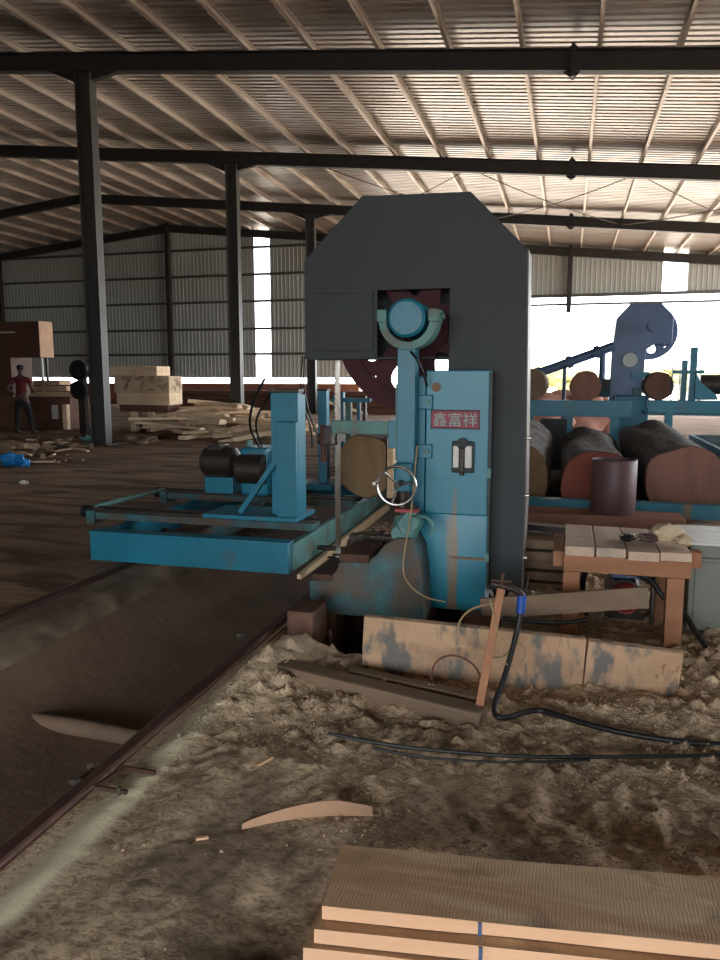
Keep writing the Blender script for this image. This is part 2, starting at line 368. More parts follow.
# unseen wall behind the camera, its opening shaped to hold back front light
mb = MB(); mb.box(EXL, -6.5, -9.1, -9., 0, 1); mb.bm.free(); mb = MB()
mb._add([(EXL,-9,0),(-5,-9,0),(-5,-9,roof_z(-5)),(XR,-9,roof_z(XR)),(EXL,-9,roof_z(EXL))], [(0,1,2,3,4)])
mb._add([(-5,-9,3.7),(EXR,-9,3.7),(EXR,-9,roof_z(EXR)),(-5,-9,roof_z(-5))], [(0,1,2,3)])
mb._add([(4.5,-9,0),(EXR,-9,0),(EXR,-9,3.7),(4.5,-9,3.7)], [(0,1,2,3)])
struct(mb, 'wall_front_light_block', 'siding')
# bracing rods under the roof
def rod(a, b, r=.014, sag=.12, n=12):
    a = Vector(a); b = Vector(b)
    return MB().tube([a.lerp(b, i/n)+Vector((0,0,-sag*4*(i/n)*(1-i/n))) for i in range(n+1)], r, 6)
for (xa, xb, lab) in ((-7.4, -2.9, 'leftmost of three'), (-2.9, 1.5, 'middle of three'), (1.5, 6.2, 'rightmost of three')):
    t = thing('cross_brace', 'crossed pair of thin dark bracing rods between roof beams, '+lab, 'bracing rods', ((xa+xb)/2, (Y2+Y3)/2, bz((xa+xb)/2)))
    for dz, (p, q) in enumerate((((xa, Y2+.1), (xb, Y3-.1)), ((xb, Y2+.1), (xa, Y3-.1)))):
        rod((p[0], p[1], bz(p[0])-.02-.04*dz), (q[0], q[1], bz(q[0])-.02-.04*dz)).build('rod', 'dark', t)
# ------------------------------------------------------------------ ground, pit
PL, PRt, PD = -3.04, -1.72, -.38      # pit sides and depth
HX0, HX1, HY0, HY1 = -1.595, -.35, 3.72, 5.9   # saw pit
def gh(x, y):
    v = Vector((x*1.0, y*1.0, 0))
    lump = min(1, max(.15, (y-2.0)/1.0 + .25*noise.noise(v*2)))*min(1,.45+abs(noise.noise(v*1.9+Vector((7,0,0))))*2)
    c = max(0, noise.noise(v*8+Vector((1,5,0))))*.055 + max(0, noise.noise(v*19+Vector((2,9,0))))*.055 + max(0, noise.noise(v*38+Vector((2,1,0))))*.022
    a = noise.noise(v*1.4)*.035 + noise.noise(v*4.5+Vector((3,1,0)))*.016 + abs(noise.noise(v*11))*.008 + c*lump + noise.noise(v*33)*.006
    # heap against the saw base and timber
    g = lambda cx, cy, sx, sy, h: h*math.exp(-((x-cx)/sx)**2-((y-cy)/sy)**2)
    a += g(-1.42, 3.5, .17, .5, .12) + g(-1.50, 2.4, .05, 1.0, .03) + g(.3, 3.25, .6, .18, .05) + g(-.7, 3.25, .5, .15, .03) + g(1.0, 3.6, .3, .4, .06)
    a += g(.9, 2.7, .8, .3, .04)
    damp = min(1, max(0, (x+1.6)/.18)); 
    if y > 6: damp *= max(0, 1-(y-6)/1.2)
    return a*damp*min(1, max(0, (4.6-x)/.8))*min(1, max(0, (y-.25)/.5))+ .0
mb = MB(); GX0, GX1, GY0, GY1, st = -1.62, 4.6, .2, 7.4, .019
nx = int((GX1-GX0)/st); ny = int((GY1-GY0)/st)
def gx(i): return GX0+(GX1-GX0)*i/nx
def gy(j): return GY0+(GY1-GY0)*j/ny
gv = [[mb.bm.verts.new((gx(i), gy(j), gh(gx(i), gy(j)))) for i in range(nx+1)] for j in range(ny+1)]
for j in range(ny):
    for i in range(nx):
        cx, cy = gx(i+.5), gy(j+.5)
        if HX0 < cx < HX1 and HY0 < cy < HY1: continue
        mb.bm.faces.new((gv[j][i], gv[j][i+1], gv[j+1][i+1], gv[j+1][i]))
def rect(mb, x0, x1, y0, y1, z=0): mb._add([(x0,y0,z),(x1,y0,z),(x1,y1,z),(x0,y1,z)], [(0,1,2,3)])
rect(mb, -1.62, 14, -9, .2); rect(mb, 4.6, 14, .2, 7.4)
# bury the grid's skirt
gr = mb.build('floor', 'ground', smooth=60); gr['kind'] = 'structure'
mb = MB(); rect(mb, EXL, -3.30, -9, 36, -.002)
rect(mb, -3.42, 14, 12.5, 36, -.002); rect(mb, -1.62, 14, 7.4, 12.5, -.002)
struct(mb, 'floor_hall', 'dirt')
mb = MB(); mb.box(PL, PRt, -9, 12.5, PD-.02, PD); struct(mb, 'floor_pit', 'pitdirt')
mb = MB(); mb.prism([(PL-.4, PD), (PL+.05, PD), (PL+.05, -.10), (PL-.02, -.015), (PL-.09, 0.0), (PL-.4, 0)], 'y', -9, 12.5); struct(mb, 'wall_pit_left', 'concrete')
mb = MB(); n_ = 60; m_ = 10; vs = []
for i in range(n_+1):
    y = -2+14*i/n_
    for j in range(m_+1):
        t_ = j/m_; x = PL+.03+.62*t_; vs.append((x, y, PD+.27*(1-t_)**1.8+noise.noise(Vector((x*4,y*2.2,0)))*.025*(1-t_)+(-.01 if j == m_ else 0)))
mb._add(vs, [(i*(m_+1)+j, i*(m_+1)+j+1, (i+1)*(m_+1)+j+1, (i+1)*(m_+1)+j) for i in range(n_) for j in range(m_)])
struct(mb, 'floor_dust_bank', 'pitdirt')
mb = MB(); pr = []; y = -9.
while y < 6.6: pr += [(y,0),(y+.13,0),(y+.15,.02),(y+.19,.02)]; y += .21
k = len(pr); mb._add([(EXR+b, a, 0) for a, b in pr]+[(EXR+b, a, roof_z(EXR)) for a, b in pr], [(i,i+1,k+i+1,k+i) for i in range(k-1)])
struct(mb, 'wall_right_light_block', 'siding', smooth=10)  # unseen wall added to keep side light off the near roof
mb = MB(); mb.box(PRt, -1.612, -9, 12.5, PD, -.005); struct(mb, 'wall_pit_right', 'concrete')
mb = MB(); mb.box(PL-.3, -1.6, 12.5, 12.6, PD, -.004); struct(mb, 'wall_pit_back', 'concrete')
mb = MB(); mb.box(HX0-.03, HX1+.05, HY0-.05, HY1+.05, -.95, -.92)
mb.box(HX0-.02, HX0, HY0-.05, HY1+.05, -.93, -.01).box(HX1, HX1+.05, HY0-.05, HY1+.05, -.93, -.03).box(HX0, HX1, HY0-.05, HY0-.01, -.93, -.03).box(HX0, HX1, HY1, HY1+.05, -.93, -.03)
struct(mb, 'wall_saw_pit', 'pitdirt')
mb = MB(); rect(mb, -120, 120, 36, 160, -.03); rect(mb, 14, 120, -60, 36, -.03); rect(mb, EXL, 14, -60, -9, -.03)
struct(mb, 'floor_yard', 'yard')
# wood crumbs lying on the dust
mb = MB()
for i in range(15000):
    x = random.uniform(-1.5, 1.6); y = random.uniform(1.45, 4.2)
    if HX0-.02 < x < HX1+.02 and y > HY0-.03: continue
    dens = noise.noise(Vector((x*1.5, y*1.5, 4)))+.25+ (.35 if y > 2.6 else -.33)
    if random.random() > dens*1.2: continue
    z = gh(x, y); L = random.uniform(.002, .007)*(2.2 if random.random() < .06 else 1); a = random.uniform(0, PI); w = L*random.uniform(.25, .7)
    u = Vector((math.cos(a), math.sin(a), random.uniform(-.5,.5)))*L; v = Vector((-math.sin(a), math.cos(a), random.uniform(-.6,.6)))*w; c = Vector((x, y, z+.003))
    t = Vector((0,0,random.uniform(.002,.007)))
    mb._add([c-u-v, c+u-v, c+u+v, c-u+v, c-u*.7-v*.7+t, c+u*.6-v*.7+t, c+u*.7+v*.6+t, c-u*.7+v*.7+t], [(3,2,1,0),(4,5,6,7),(0,1,5,4),(1,2,6,5),(2,3,7,6),(3,0,4,7)])
M['crumb'] = mat('sawdust_crumbs', (.52,.38,.25), (.34,.24,.15), 40, .9)
tag(mb.build('wood_chips', 'crumb', smooth=20), 'loose pale wood chips and shavings scattered over the sawdust ground', 'wood chips', kind='stuff')
# rails
def rail(x, lab):
    mb = MB(); z = -.03
    mb.prism([(x-.04,z),(x+.04,z),(x+.04,z+.01),(x+.008,z+.014),(x+.008,z+.045),(x+.022,z+.05),(x+.022,z+.065),(x-.022,z+.065),(x-.022,z+.05),(x-.008,z+.045),(x-.008,z+.014),(x-.04,z+.01)], 'y', -8, 12.4)
    single(mb, 'track_rail', 'darkred', lab, 'rail', base=(x, 2, 0))
rail(-1.645, 'dark red steel rail on the near right edge of the pit, beside the sawdust')
rail(-3.32, 'thin dark steel rail on the far left edge of the pit')
# sleepers/pipe on the pit floor
a = W(0, 716, Z=PD+.04); b = W(75, 727, Z=PD+.04)
single(MB().tube([a+Vector((-.35,-.02,0)), a, b, b+(b-a)*.8+Vector((0,0,-.01))], .045, 12), 'pit_pipe', 'pitdirt', 'pale dusty pipe lying across the pit floor at the left edge', 'pipe')
# clamp bits beside the rail
t = thing('rail_clamp', 'small bolted clamp standing off the rail above the dark pit edge', 'clamp', W(68, 775, Z=0))
p = W(55, 778, Z=.02); q = W(82, 765, Z=.02)
p.x = -1.69; q.x = -1.69
MB().bar(p, q, .012, .012).build('bolt', 'rust', t)
MB().bar(p+Vector((-.03,0,0)), p+Vector((.05,0,0)), .02, .02).build('head', 'chrome', t)
MB().bar(q+Vector((-.03,0,0)), q+Vector((.05,0,0)), .02, .02).build('nut', 'chrome', t)
t = thing('rail_bracket', 'U shaped rusty bracket beside the rail at the lower left', 'bracket', W(112, 780, Z=0))
p = W(95, 787, Z=.025); q = W(125, 768, Z=.025)
mb = MB().bar(p, p+Vector((.13,.0,0)), .014, .014).bar(q, q+Vector((.13,0,0)), .014, .014).bar(p, q, .014, .014); mb.build('strap', 'rust', t)
MB().cyl(p+Vector((.1,0,-.03)), p+Vector((.1,0,.015)), .009, 10).build('bolt', 'chrome', t)
p = W(240, 634, Z=.02); p.z = max(gh(p.x,p.y),0)+.008
single(MB().torus(p, .018, .004, 'z', 14, 6).cyl(p+Vector((-.02,0,-.02)), p+Vector((.02,.02,-.0)), .004, 6), 'iron_ring', 'chrome', 'tiny bright iron ring by the rail left of the sawdust heap', 'ring')
# ------------------------------------------------------------------ main bandsaw
def spoked_wheel(parent, c, r, yf, holes=6, hr=.6, rot=0, name='upper_wheel', m='maroon', n=96, width=.11, hole_a=.24):
    """disc with oval holes; made of angular strips so that the holes are open"""
    mb = MB()
    inr, outr = r*.30, r*.82
    def ring(r0, r1, y0, y1):
        k = 72; vs = []
        for j in range(k):
            a = 2*PI*j/k
            for rr, yy in ((r0,y0),(r1,y0),(r1,y1),(r0,y1)): vs.append((c[0]+rr*math.cos(a), yy, c[1]+rr*math.sin(a)))
        mb._add(vs, [(j*4+q, j*4+(q+1)%4, ((j+1)%k)*4+(q+1)%4, ((j+1)%k)*4+q) for j in range(k) for q in range(4)])
    ring(r*.80, r, yf, yf+width); ring(.02, inr+.02, yf, yf+width)
    # web with oval holes: per-sector grid
    y0, y1 = yf+.02, yf+.045
    for hN in range(holes):
        a0 = rot+2*PI*hN/holes; K = 28; outer = []; inner = []
        half = PI/holes
        mid = (inr+outr)/2
        for i in range(K):
            t = 2*PI*i/K; dx, dy = math.cos(t), math.sin(t)
            # inner oval in (radial, angular)
            rr = mid+dx*(outr-inr)*.40; aa = a0+dy*hole_a*(1+.15*dx)
            inner.append((c[0]+rr*math.cos(aa), c[1]+rr*math.sin(aa)))
            k = max(abs(dx), abs(dy)); rr = mid+dx/k*(outr-inr)/2; aa = a0+dy/k*half
            outer.append((c[0]+rr*math.cos(aa), c[1]+rr*math.sin(aa)))
        vs = [(x,y0,z) for x,z in outer]+[(x,y0,z) for x,z in inner]+[(x,y1,z) for x,z in outer]+[(x,y1,z) for x,z in inner]
        fs = []
        for i in range(K):
            j = (i+1)%K; fs += [(i,j,K+j,K+i), (2*K+i,3*K+i,3*K+j,2*K+j), (K+i,K+j,3*K+j,3*K+i)]
        mb._add(vs, fs)
    return mb.build(name, m, parent)
CX, CZ = -.975, 1.83
saw = thing('bandsaw_mill', 'large blue vertical bandsaw with a dark grey eight-sided casing, in the middle', 'bandsaw', (-1.0, 4.8, 0))
YC0, YC1 = 5.0, 5.36
out = [(-1.77,1.62),(-1.77,2.28),(-1.365,2.675),(-.65,2.66),(-.285,2.29),(-.255,.66),(-.265,.07),(-.49,.07),(-.49,.35),(-.49,1.53),(-.77,1.57)]
fr = out[:10] + [(-.77,1.53),(-.77,2.07),(-1.26,2.07),(-1.26,1.62)]
mb = MB().prism(fr, 'y', YC0, YC0+.012)
bk = out[:10] + [(-.77,1.53),(-.77,1.62)]
mb.prism(bk, 'y', YC1-.012, YC1)
for i in range(len(bk)):
    a, b = bk[i], bk[(i+1)%len(bk)]
    mb.bar((a[0],(YC0+YC1)/2,a[1]), (b[0],(YC0+YC1)/2,b[1]), YC1-YC0-.004, .012, up=(-(b[1]-a[1]), 0, b[0]-a[0]))
casing = mb.build('casing', 'casing', saw)
MB().box(-1.72, -.32, YC0-.008, YC0+.002, 2.095, 2.125).build('seam_strip', 'casing', casing)
MB().box(-1.715, -1.285, YC0-.010, YC0+.002, 1.67, 2.06).build('access_door', 'casing', casing, bevel=.004)
MB().box(-1.73, -1.27, YC0-.012, YC0+.002, 1.625, 1.655).build('lower_lip', 'casing', casing)
MB().prism([(-.282,2.29),(-.272,2.29),(-.242,.66),(-.252,.07),(-.262,.07),(-.252,.66)], 'y', YC0-.012, YC1).build('side_flange', 'steel2', casing)
for z in (1.1, .72, .3): MB().cyl((-.25,YC0-.004,z),(-.225,YC0-.004,z),.012,10).build('hinge', 'chrome', casing)
uw = spoked_wheel(saw, (CX-.01, CZ), .59, 5.08, holes=7, rot=-PI/2-.30, hole_a=.26)
MB().lathe([(0,-.01),(.12,-.01),(.14,.03),(.14,.12),(0,.12)], (CX-.01, 5.06, CZ)).build('wheel_boss', 'maroon', uw)
LZ = -.28
spoked_wheel(saw, (CX-.01, LZ), .59, 5.08, holes=6, rot=0, name='lower_wheel')
# blade: closed steel loop round both wheels
mb = MB(); R = .594; pts = []
for i in range(25): a = PI*i/24; pts.append((CX-.01+R*math.cos(a), CZ+R*math.sin(a)))
for i in range(25): a = PI+PI*i/24; pts.append((CX-.01+R*math.cos(a), LZ+R*math.sin(a)))
k = len(pts); vs = [(x,y,z) for y in (5.06, 5.18) for x,z in pts]
pin = [(CX-.01+(x-CX+.01)*.996, z) for x,z in pts]; vs += [(x,y,z) for y in (5.06,5.18) for x,z in pin]
fs = []
for i in range(k):
    j = (i+1)%k; fs += [(i,j,k+j,k+i),(2*k+i,3*k+i,3*k+j,2*k+j),(i,2*k+i,2*k+j,j),(k+i,k+j,3*k+j,3*k+i)]
mb._add(vs, fs)
M['blade'] = mat('bandsaw_blade_steel', (.20,.17,.14), (.10,.08,.06), 14, .35, .8)
mb.build('saw_blade', 'blade', saw)
mb = MB()
for i in range(50):
    z = .1+i*.032; mb._add([(-1.581,5.062,z),(-1.577,5.062,z),(-1.579,5.045,z+.006),(-1.579,5.062,z+.024)], [(0,1,2),(1,3,2),(0,2,3),(0,3,1)])
mb.build('blade_teeth', 'blade', saw)
# cabinet column
pc = MB().box(-.875, -.475, 4.76, 5.0, .03, 1.535).build('column_cabinet', 'bluec', saw, bevel=.006)
MB().box(-.5, -.468, 4.765, 4.995, .05, 1.525).build('cabinet_edge', 'casing', pc, bevel=.003)
MB().box(-.70, -.475, 4.735, 4.76, .325, .34).build('dust_ledge', 'oldwood', pc)
MB().cyl((-.81,4.752,1.43),(-.81,4.762,1.43),.03,20).build('round_badge', 'oldwood', pc)
MB().box(-.478,-.455,4.74,4.77,.86,.92).build('hinge', 'green', pc)
MB().box(-.478,-.455,4.74,4.77,.32,.37).build('latch', 'green', pc)
# sign
sg = MB().box(-.838, -.535, 4.748, 4.762, 1.172, 1.282).build('sign_plate', 'signred', pc, bevel=.002)
MB().box(-.842,-.531,4.752,4.7615,1.166,1.172).box(-.842,-.531,4.752,4.7615,1.282,1.288).box(-.842,-.836,4.752,4.7615,1.166,1.288).box(-.537,-.531,4.752,4.7615,1.166,1.288).build('sign_frame', 'casing', sg)
try:
    cu = bpy.data.curves.new('lettering', 'FONT'); cu.body = '鑫富祥'; cu.size = .1; cu.extrude = .0015; cu.align_x = 'CENTER'; cu.align_y = 'CENTER'
    to = bpy.data.objects.new('tmp', cu); COL.objects.link(to); bpy.context.view_layer.update()
    me = bpy.data.meshes.new_from_object(to.evaluated_get(bpy.context.evaluated_depsgraph_get())); bpy.data.objects.remove(to)
    xs = [v.co.x for v in me.vertices]; zs = [v.co.y for v in me.vertices]
    w = max(xs)-min(xs); h = max(zs)-min(zs); kx = .28/w; kz = .088/h
    for v in me.vertices:
        x, yy, zz = v.co; v.co = (-.6865-(-1.0)+(x-(max(xs)+min(xs))/2)*kx, 4.747-4.8-zz*.5, 1.227+(yy-(max(zs)+min(zs))/2)*kz)
    me.materials.clear(); me.materials.append(M['signtxt'])
    o = bpy.data.objects.new('lettering', me); COL.objects.link(o); o.parent = sg
except Exception as e: print('text failed', e)
# switch box
sw = MB().box(-.70, -.56, 4.72, 4.76, .89, 1.09).build('switch_box', 'casing', pc, bevel=.008)
for x0, x1 in ((-.69,-.652), (-.615,-.572)): MB().box(x0, x1, 4.70, 4.722, .925, 1.065).build('switch_cover', 'white', sw, bevel=.006)
MB().box(-.648,-.618,4.70,4.722,.90,1.06).build('switch_lever', 'dark', sw, bevel=.004)
MB().cyl((-.633,4.70,1.078),(-.633,4.73,1.078),.035,18).build('switch_cap', 'casing', sw)
MB().cyl((-.633,4.72,.875),(-.633,4.72,.9),.014,12).build('cable_gland', 'dark', sw)
# top bearing post, yoke and hub
po = MB().box(-1.035, -.92, 4.62, 4.74, .95, 1.70).build('bearing_post', 'blue', saw, bevel=.005)
MB().box(-1.045,-1.035,4.63,4.7,.97,1.45).build('scale_strip', 'green', po)
mb = MB(); k = 24; inr_, outr_ = .135, .185
pp = [(-.967+outr_*math.cos(PI+PI*i/k), 1.845+outr_*math.sin(PI+PI*i/k)) for i in range(k+1)]+[(-.967+inr_*math.cos(2*PI-PI*i/k), 1.845+inr_*math.sin(2*PI-PI*i/k)) for i in range(k+1)]
mb.prism(pp, 'y', 4.60, 4.76)
for sx in (-1,1): mb.box(-.967+sx*.16-.03, -.967+sx*.16+.03, 4.585, 4.775, 1.83, 1.905)
mb.build('bearing_yoke', 'green', saw, bevel=.003)
for sx in (-1,1): MB().cyl((-.967+sx*.13,4.68,1.865),(-.967+sx*.215,4.68,1.865),.018,14).build('trunnion_pin', 'green', saw)
MB().lathe([(0,-.02),(.10,-.02),(.117,-.005),(.117,.3),(.05,.32),(.05,.5),(0,.5)], (-.967,4.57,1.85)).build('hub_cap', 'blue', saw)
for i in range(6):
    a = i*PI/3; MB().cyl((-.967+.09*math.cos(a),4.543,1.85+.09*math.sin(a)),(-.967+.09*math.cos(a),4.56,1.85+.09*math.sin(a)),.008,8).build('hub_bolt', 'green', saw)
# slide shafts and clamps left of cabinet
MB().cyl((-.905,4.80,.6),(-.905,4.80,1.5),.022,16).build('guide_shaft', 'green', saw)
for z in (1.02, 1.335):
    MB().box(-.945,-.83,4.735,4.84,z-.045,z+.045).build('shaft_clamp', 'blue', saw, bevel=.006)
    MB().cyl((-.86,4.72,z),(-.86,4.74,z),.016,12).build('clamp_bolt', 'green', saw)
MB().box(-.99,-.88,4.76,4.98,.5,1.5).build('column_back', 'blue', saw, bevel=.004)
MB().tube([(-.95,4.62,1.65),(-.90,4.58,1.6),(-.87,4.62,1.52),(-.86,4.7,1.44)], .008, 8).build('grease_hose', 'black', saw)
# guide arm with upper blade guide
ga = MB().box(-1.50, -1.03, 4.70, 4.78, 1.125, 1.21).build('guide_arm', 'green', saw, bevel=.006)
MB().box(-1.10,-1.035,4.66,4.80,1.04,1.22).build('arm_bracket', 'blue', ga, bevel=.005)
MB().box(-1.55,-1.49,4.69,5.0,1.05,1.17).build('guide_block', 'dark', ga, bevel=.006)
MB().cyl((-1.56,4.74,.93),(-1.56,4.74,1.18),.022,12).build('guide_spindle', 'rust', ga)
MB().cyl((-1.62,4.82,1.08),(-1.48,4.82,1.08),.04,16).build('guide_roller', 'dark', ga)
# blade pole: upright shaft before the blade
# handwheel with spokes
hw = thing_ = None
hc = Vector((-.985, 4.40, .84)); mb = MB().torus(hc, .118, .009, 'y', 40, 8)
ho = mb.build('hand_wheel', 'chrome', saw)
for a in (PI*.75, PI*1.42, PI*.08): MB().tube([hc+Vector((.115*math.cos(a),0,.115*math.sin(a))), hc+Vector((0,.05,0))], .007, 8).build('spoke', 'chrome', ho)
MB().cyl(hc+Vector((0,-.0,0)), hc+Vector((0,.30,0)), .018, 14).build('wheel_shaft', 'dark', ho)
MB().cyl(hc+Vector((-.118,-.09,.02)), hc+Vector((-.118,0,.02)), .010, 10).build('crank_grip', 'chrome', ho)
MB().box(-1.04,-.93,4.55,4.76,.78,.96).build('gear_housing', 'blue', saw, bevel=.012)
mb = MB().cyl((-.985,4.6,.42),(-.985,4.6,.80),.045,16).cyl((-.93,4.58,.45),(-.93,4.58,.70),.028,12); mb.build('lead_screw', 'dark', saw)
mb = MB().blob((-.95,4.58,.56),(.085,.08,.11),3,.2,2).cyl((-.99,4.5,.52),(-.99,4.62,.52),.05,16).cyl((-.90,4.46,.6),(-.90,4.62,.6),.04,16)
mb.build('pump_housing', 'green', saw)
MB().torus((-.86,4.56,.56),.07,.011,'y',20,8,-.6,2.2).build('elbow_pipe', 'green', saw)
MB().box(-1.02,-.88,4.52,4.62,.655,.675).build('red_flange', 'red', saw)
# cast base: stepped lobe at the left, flaring to the column
prof = [(-1.58,-.03),(-1.58,.185),(-1.46,.195),(-1.40,.255),(-1.375,.32),(-1.20,.335),(-1.13,.38),(-1.08,.45),(-1.0,.50),(-.90,.50),(-.86,.42),(-.84,.30),(-.82,-.03)]
MB().prism(prof, 'y', 4.48, 4.95).build('cast_base', 'teal', saw, bevel=.012, seg=3)
prof = [(-1.0,-.02),(-.98,.3),(-.93,.42),(-.88,.62),(-.47,.62),(-.47,-.02)]
MB().prism(prof, 'y', 4.748, 4.99).build('column_foot', 'bluec', saw, bevel=.012, seg=3)
MB().box(-1.56,-1.42,4.47,4.9,.188,.235).build('rusty_tray', 'rust', saw, bevel=.01)
MB().box(-1.37,-1.17,4.45,4.85,.328,.385).build('rusty_tray', 'rust', saw, bevel=.01)
for x0,x1,y0,y1 in ((-1.58,-1.40,4.48,4.66),(-1.0,-.82,4.5,4.95),(-.62,-.47,4.72,5.2)):
    MB().box(x0, x1, y0, y1, -.92, -.02).build('foundation_leg', 'rust', saw)
mb = MB()
for i in range(7):
    mb.tube([(-1.5+.3*random.random(),4.6+.5*random.random(),.24+.1*random.random()) for q in range(4)], .006, 6)
mb.build('tangled_cable', 'black', saw)
mb = MB()
for i in range(70):
    c = Vector((random.uniform(-1.42,-1.0), random.uniform(4.97,5.35), random.uniform(.2,.44))); d = Vector((random.gauss(0,1),random.gauss(0,1),random.gauss(0,.3))).normalized()*random.uniform(.03,.11)
    mb.bar(c-d, c+d, random.uniform(.008,.03), .01)
mb.build('splinter_debris', 'oldwood', saw, kind='stuff')
MB().box(-1.45,-.98,4.96,5.04,.03,.40).build('lower_guard', 'dark', saw, bevel=.01)
MB().box(-1.50,-1.0,4.96,5.36,.0,.22).build('debris_shelf', 'dark', saw, bevel=.01)
# thin tan cord hanging from the handwheel
pts = [W(417,446,Y=4.6), W(414,480,Y=4.52), W(411,515,Y=4.44), W(405,548,Y=4.4), W(402,570,Y=4.38), W(408,585,Y=4.3), W(425,598,Y=4.3), W(445,602,Y=4.45)]
def smooth_pts(p, it=3):
    for _ in range(it):
        q = [p[0]]
        for a, b in zip(p, p[1:]): q += [a*.75+b*.25, a*.25+b*.75]
        p = q+[p[-1]]
    return p
single(MB().tube(smooth_pts(pts), .0045, 6), 'hanging_cord', 'yellow', 'thin tan cord hanging down over the handwheel and teal base', 'cord')
# ------------------------------------------------------------------ log carriage
car = thing('log_carriage', 'blue log carriage with a wide front beam, spanning the pit on rails', 'carriage', (-2.9, 5.2, 0))
fb = MB().box(-3.64, -1.95, 5.08, 5.16, .015, .245).build('front_beam', 'blue', car, bevel=.006)
MB().box(-3.64,-1.95,5.07,5.2,.235,.255).build('beam_lip', 'blue', fb, bevel=.004)
MB().box(-3.64,-1.96,5.2,5.3,.2,.23).build('top_plate', 'teal', fb)
MB().box(-1.98, -1.93, 5.16, 8.6, .03, .235).build('side_beam', 'green', car, bevel=.005)
MB().box(-3.64, -3.56, 5.16, 8.6, .03, .235).build('side_beam', 'blue', car, bevel=.005)
MB().box(-3.62, -1.98, 8.4, 8.5, .03, .235).build('rear_beam', 'blue', car)
MB().box(-3.0,-2.9,5.16,8.4,.05,.2).build('middle_beam', 'teal', car)
def slide(y0, xl, xr):
    s = MB().box(xl, xr, y0-.10, y0+.10, .255, .315).build('slide_beam', 'teal', car, bevel=.004)
    for dy in (-.06, .06): MB().box(xl-.05, xr+.02, y0+dy-.018, y0+dy+.018, .315, .338).build('slide_rail', 'dark', s)
    MB().cyl((xl-.12,y0,.30),(xl-.01,y0,.30),.055,20).build('end_roller', 'black', s)
    MB().box(xl-.02,xl+.06,y0-.12,y0+.12,.21,.33).build('end_block', 'teal', s, bevel=.008)
slide(5.62, -3.95, -1.92); slide(6.75, -3.9, -1.92)
MB().box(-3.75,-3.0,6.98,7.2,.235,.30).build('deck_plate', 'blue', car, bevel=.004)
MB().cyl((-3.98,5.62,.335),(-3.93,6.75,.335),.022,14).build('tie_shaft', 'green', car)
MB().box(-2.82, -2.01, 5.42, 5.86, .338, .372).build('headblock_base', 'blue', car, bevel=.004)
hp = MB().box(-2.19, -2.02, 5.46, 5.56, .37, 1.12).build('headblock_post', 'blue', car, bevel=.004)
MB().box(-2.27, -2.04, 5.56, 5.66, .37, 1.345).build('rear_post', 'blue', hp, bevel=.004)
MB().box(-2.05, -2.018, 5.50, 5.67, .38, 1.33).build('post_web', 'blue', hp)
MB().box(-2.29,-2.03,5.55,5.68,1.345,1.375).build('post_cap', 'dark', hp, bevel=.004)
MB().bar((-2.52,5.5,.38),(-2.17,5.5,.86),.04,.045,up=(0,1,0)).build('brace', 'blue', car)
# second head post further back
p = W(324, 460, Y=7.9)
hp = MB().box(p.x-.05, p.x+.05, 7.85, 7.95, .3, W(324,393,Y=7.9).z).build('headblock_post', 'blue', car, bevel=.004)
MB().box(p.x-.06,p.x+.06,7.84,7.96,W(324,393,Y=7.9).z,W(324,393,Y=7.9).z+.02).build('post_cap', 'dark', hp)
MB().box(p.x-.5,p.x+.15,7.7,8.1,.235,.30).build('headblock_base', 'blue', car)
# drive motor
mo = MB().lathe([(0,0),(.12,0),(.14,.02),(.14,.33),(.10,.36),(0,.36)], (-3.47,6.75,.635), 'x').build('motor', 'dark', car)
mb = MB()
for i in range(12):
    a = i*PI/6; mb.bar((-3.42,6.75+.148*math.cos(a),.635+.148*math.sin(a)),(-3.18,6.75+.148*math.cos(a),.635+.148*math.sin(a)),.008,.02,up=(0,math.cos(a),math.sin(a)))
mb.build('cooling_fins', 'dark', mo)
MB().box(-3.38,-3.24,6.64,6.84,.75,.81).build('terminal_box', 'dark', mo, bevel=.008)
MB().box(-3.40,-3.10,6.6,6.9,.34,.50).build('motor_bracket', 'blue', car, bevel=.006)
MB().cyl((-3.11,6.75,.63),(-2.98,6.75,.63),.06,18).build('coupling', 'chrome', car)
gb = MB().box(-3.0,-2.72,6.55,6.9,.34,.80).build('gearbox', 'blue', car, bevel=.03)
MB().cyl((-2.99,6.53,.6),(-2.73,6.53,.6),.14,24).build('gear_cover', 'dark', gb)
MB().cyl((-2.96,6.7,.78),(-2.96,6.7,.86),.03,12).build('filler_cap', 'green', gb)
MB().tube(smooth_pts([Vector((-2.86,6.7,.80)),Vector((-2.88,6.5,1.0)),Vector((-2.7,6.2,1.25)),Vector((-2.5,6.0,1.45))]), .012, 8).build('power_cable', 'black', car)
MB().tube(smooth_pts([Vector((-2.83,6.7,.80)),Vector((-2.82,6.5,1.02)),Vector((-2.62,6.2,1.2)),Vector((-2.3,5.7,1.37))]), .010, 8).build('power_cable', 'black', car)
for y0 in (5.7, 8.1):
    MB().cyl((-3.62,y0,.085),(-1.62,y0,.085),.02,12).build('axle', 'dark', car)
    for x0 in (-3.32,-1.645): MB().lathe([(0,-.03),(.08,-.03),(.08,-.025),(.02+.0,-.02),(.02,.02),(.02,.03)][:0] or [(0,-.024),(.05,-.024),(.055,0),(.05,.024),(0,.024)], (x0,y0,.12), 'x').build('track_wheel', 'dark', car)
car.location.z = .025
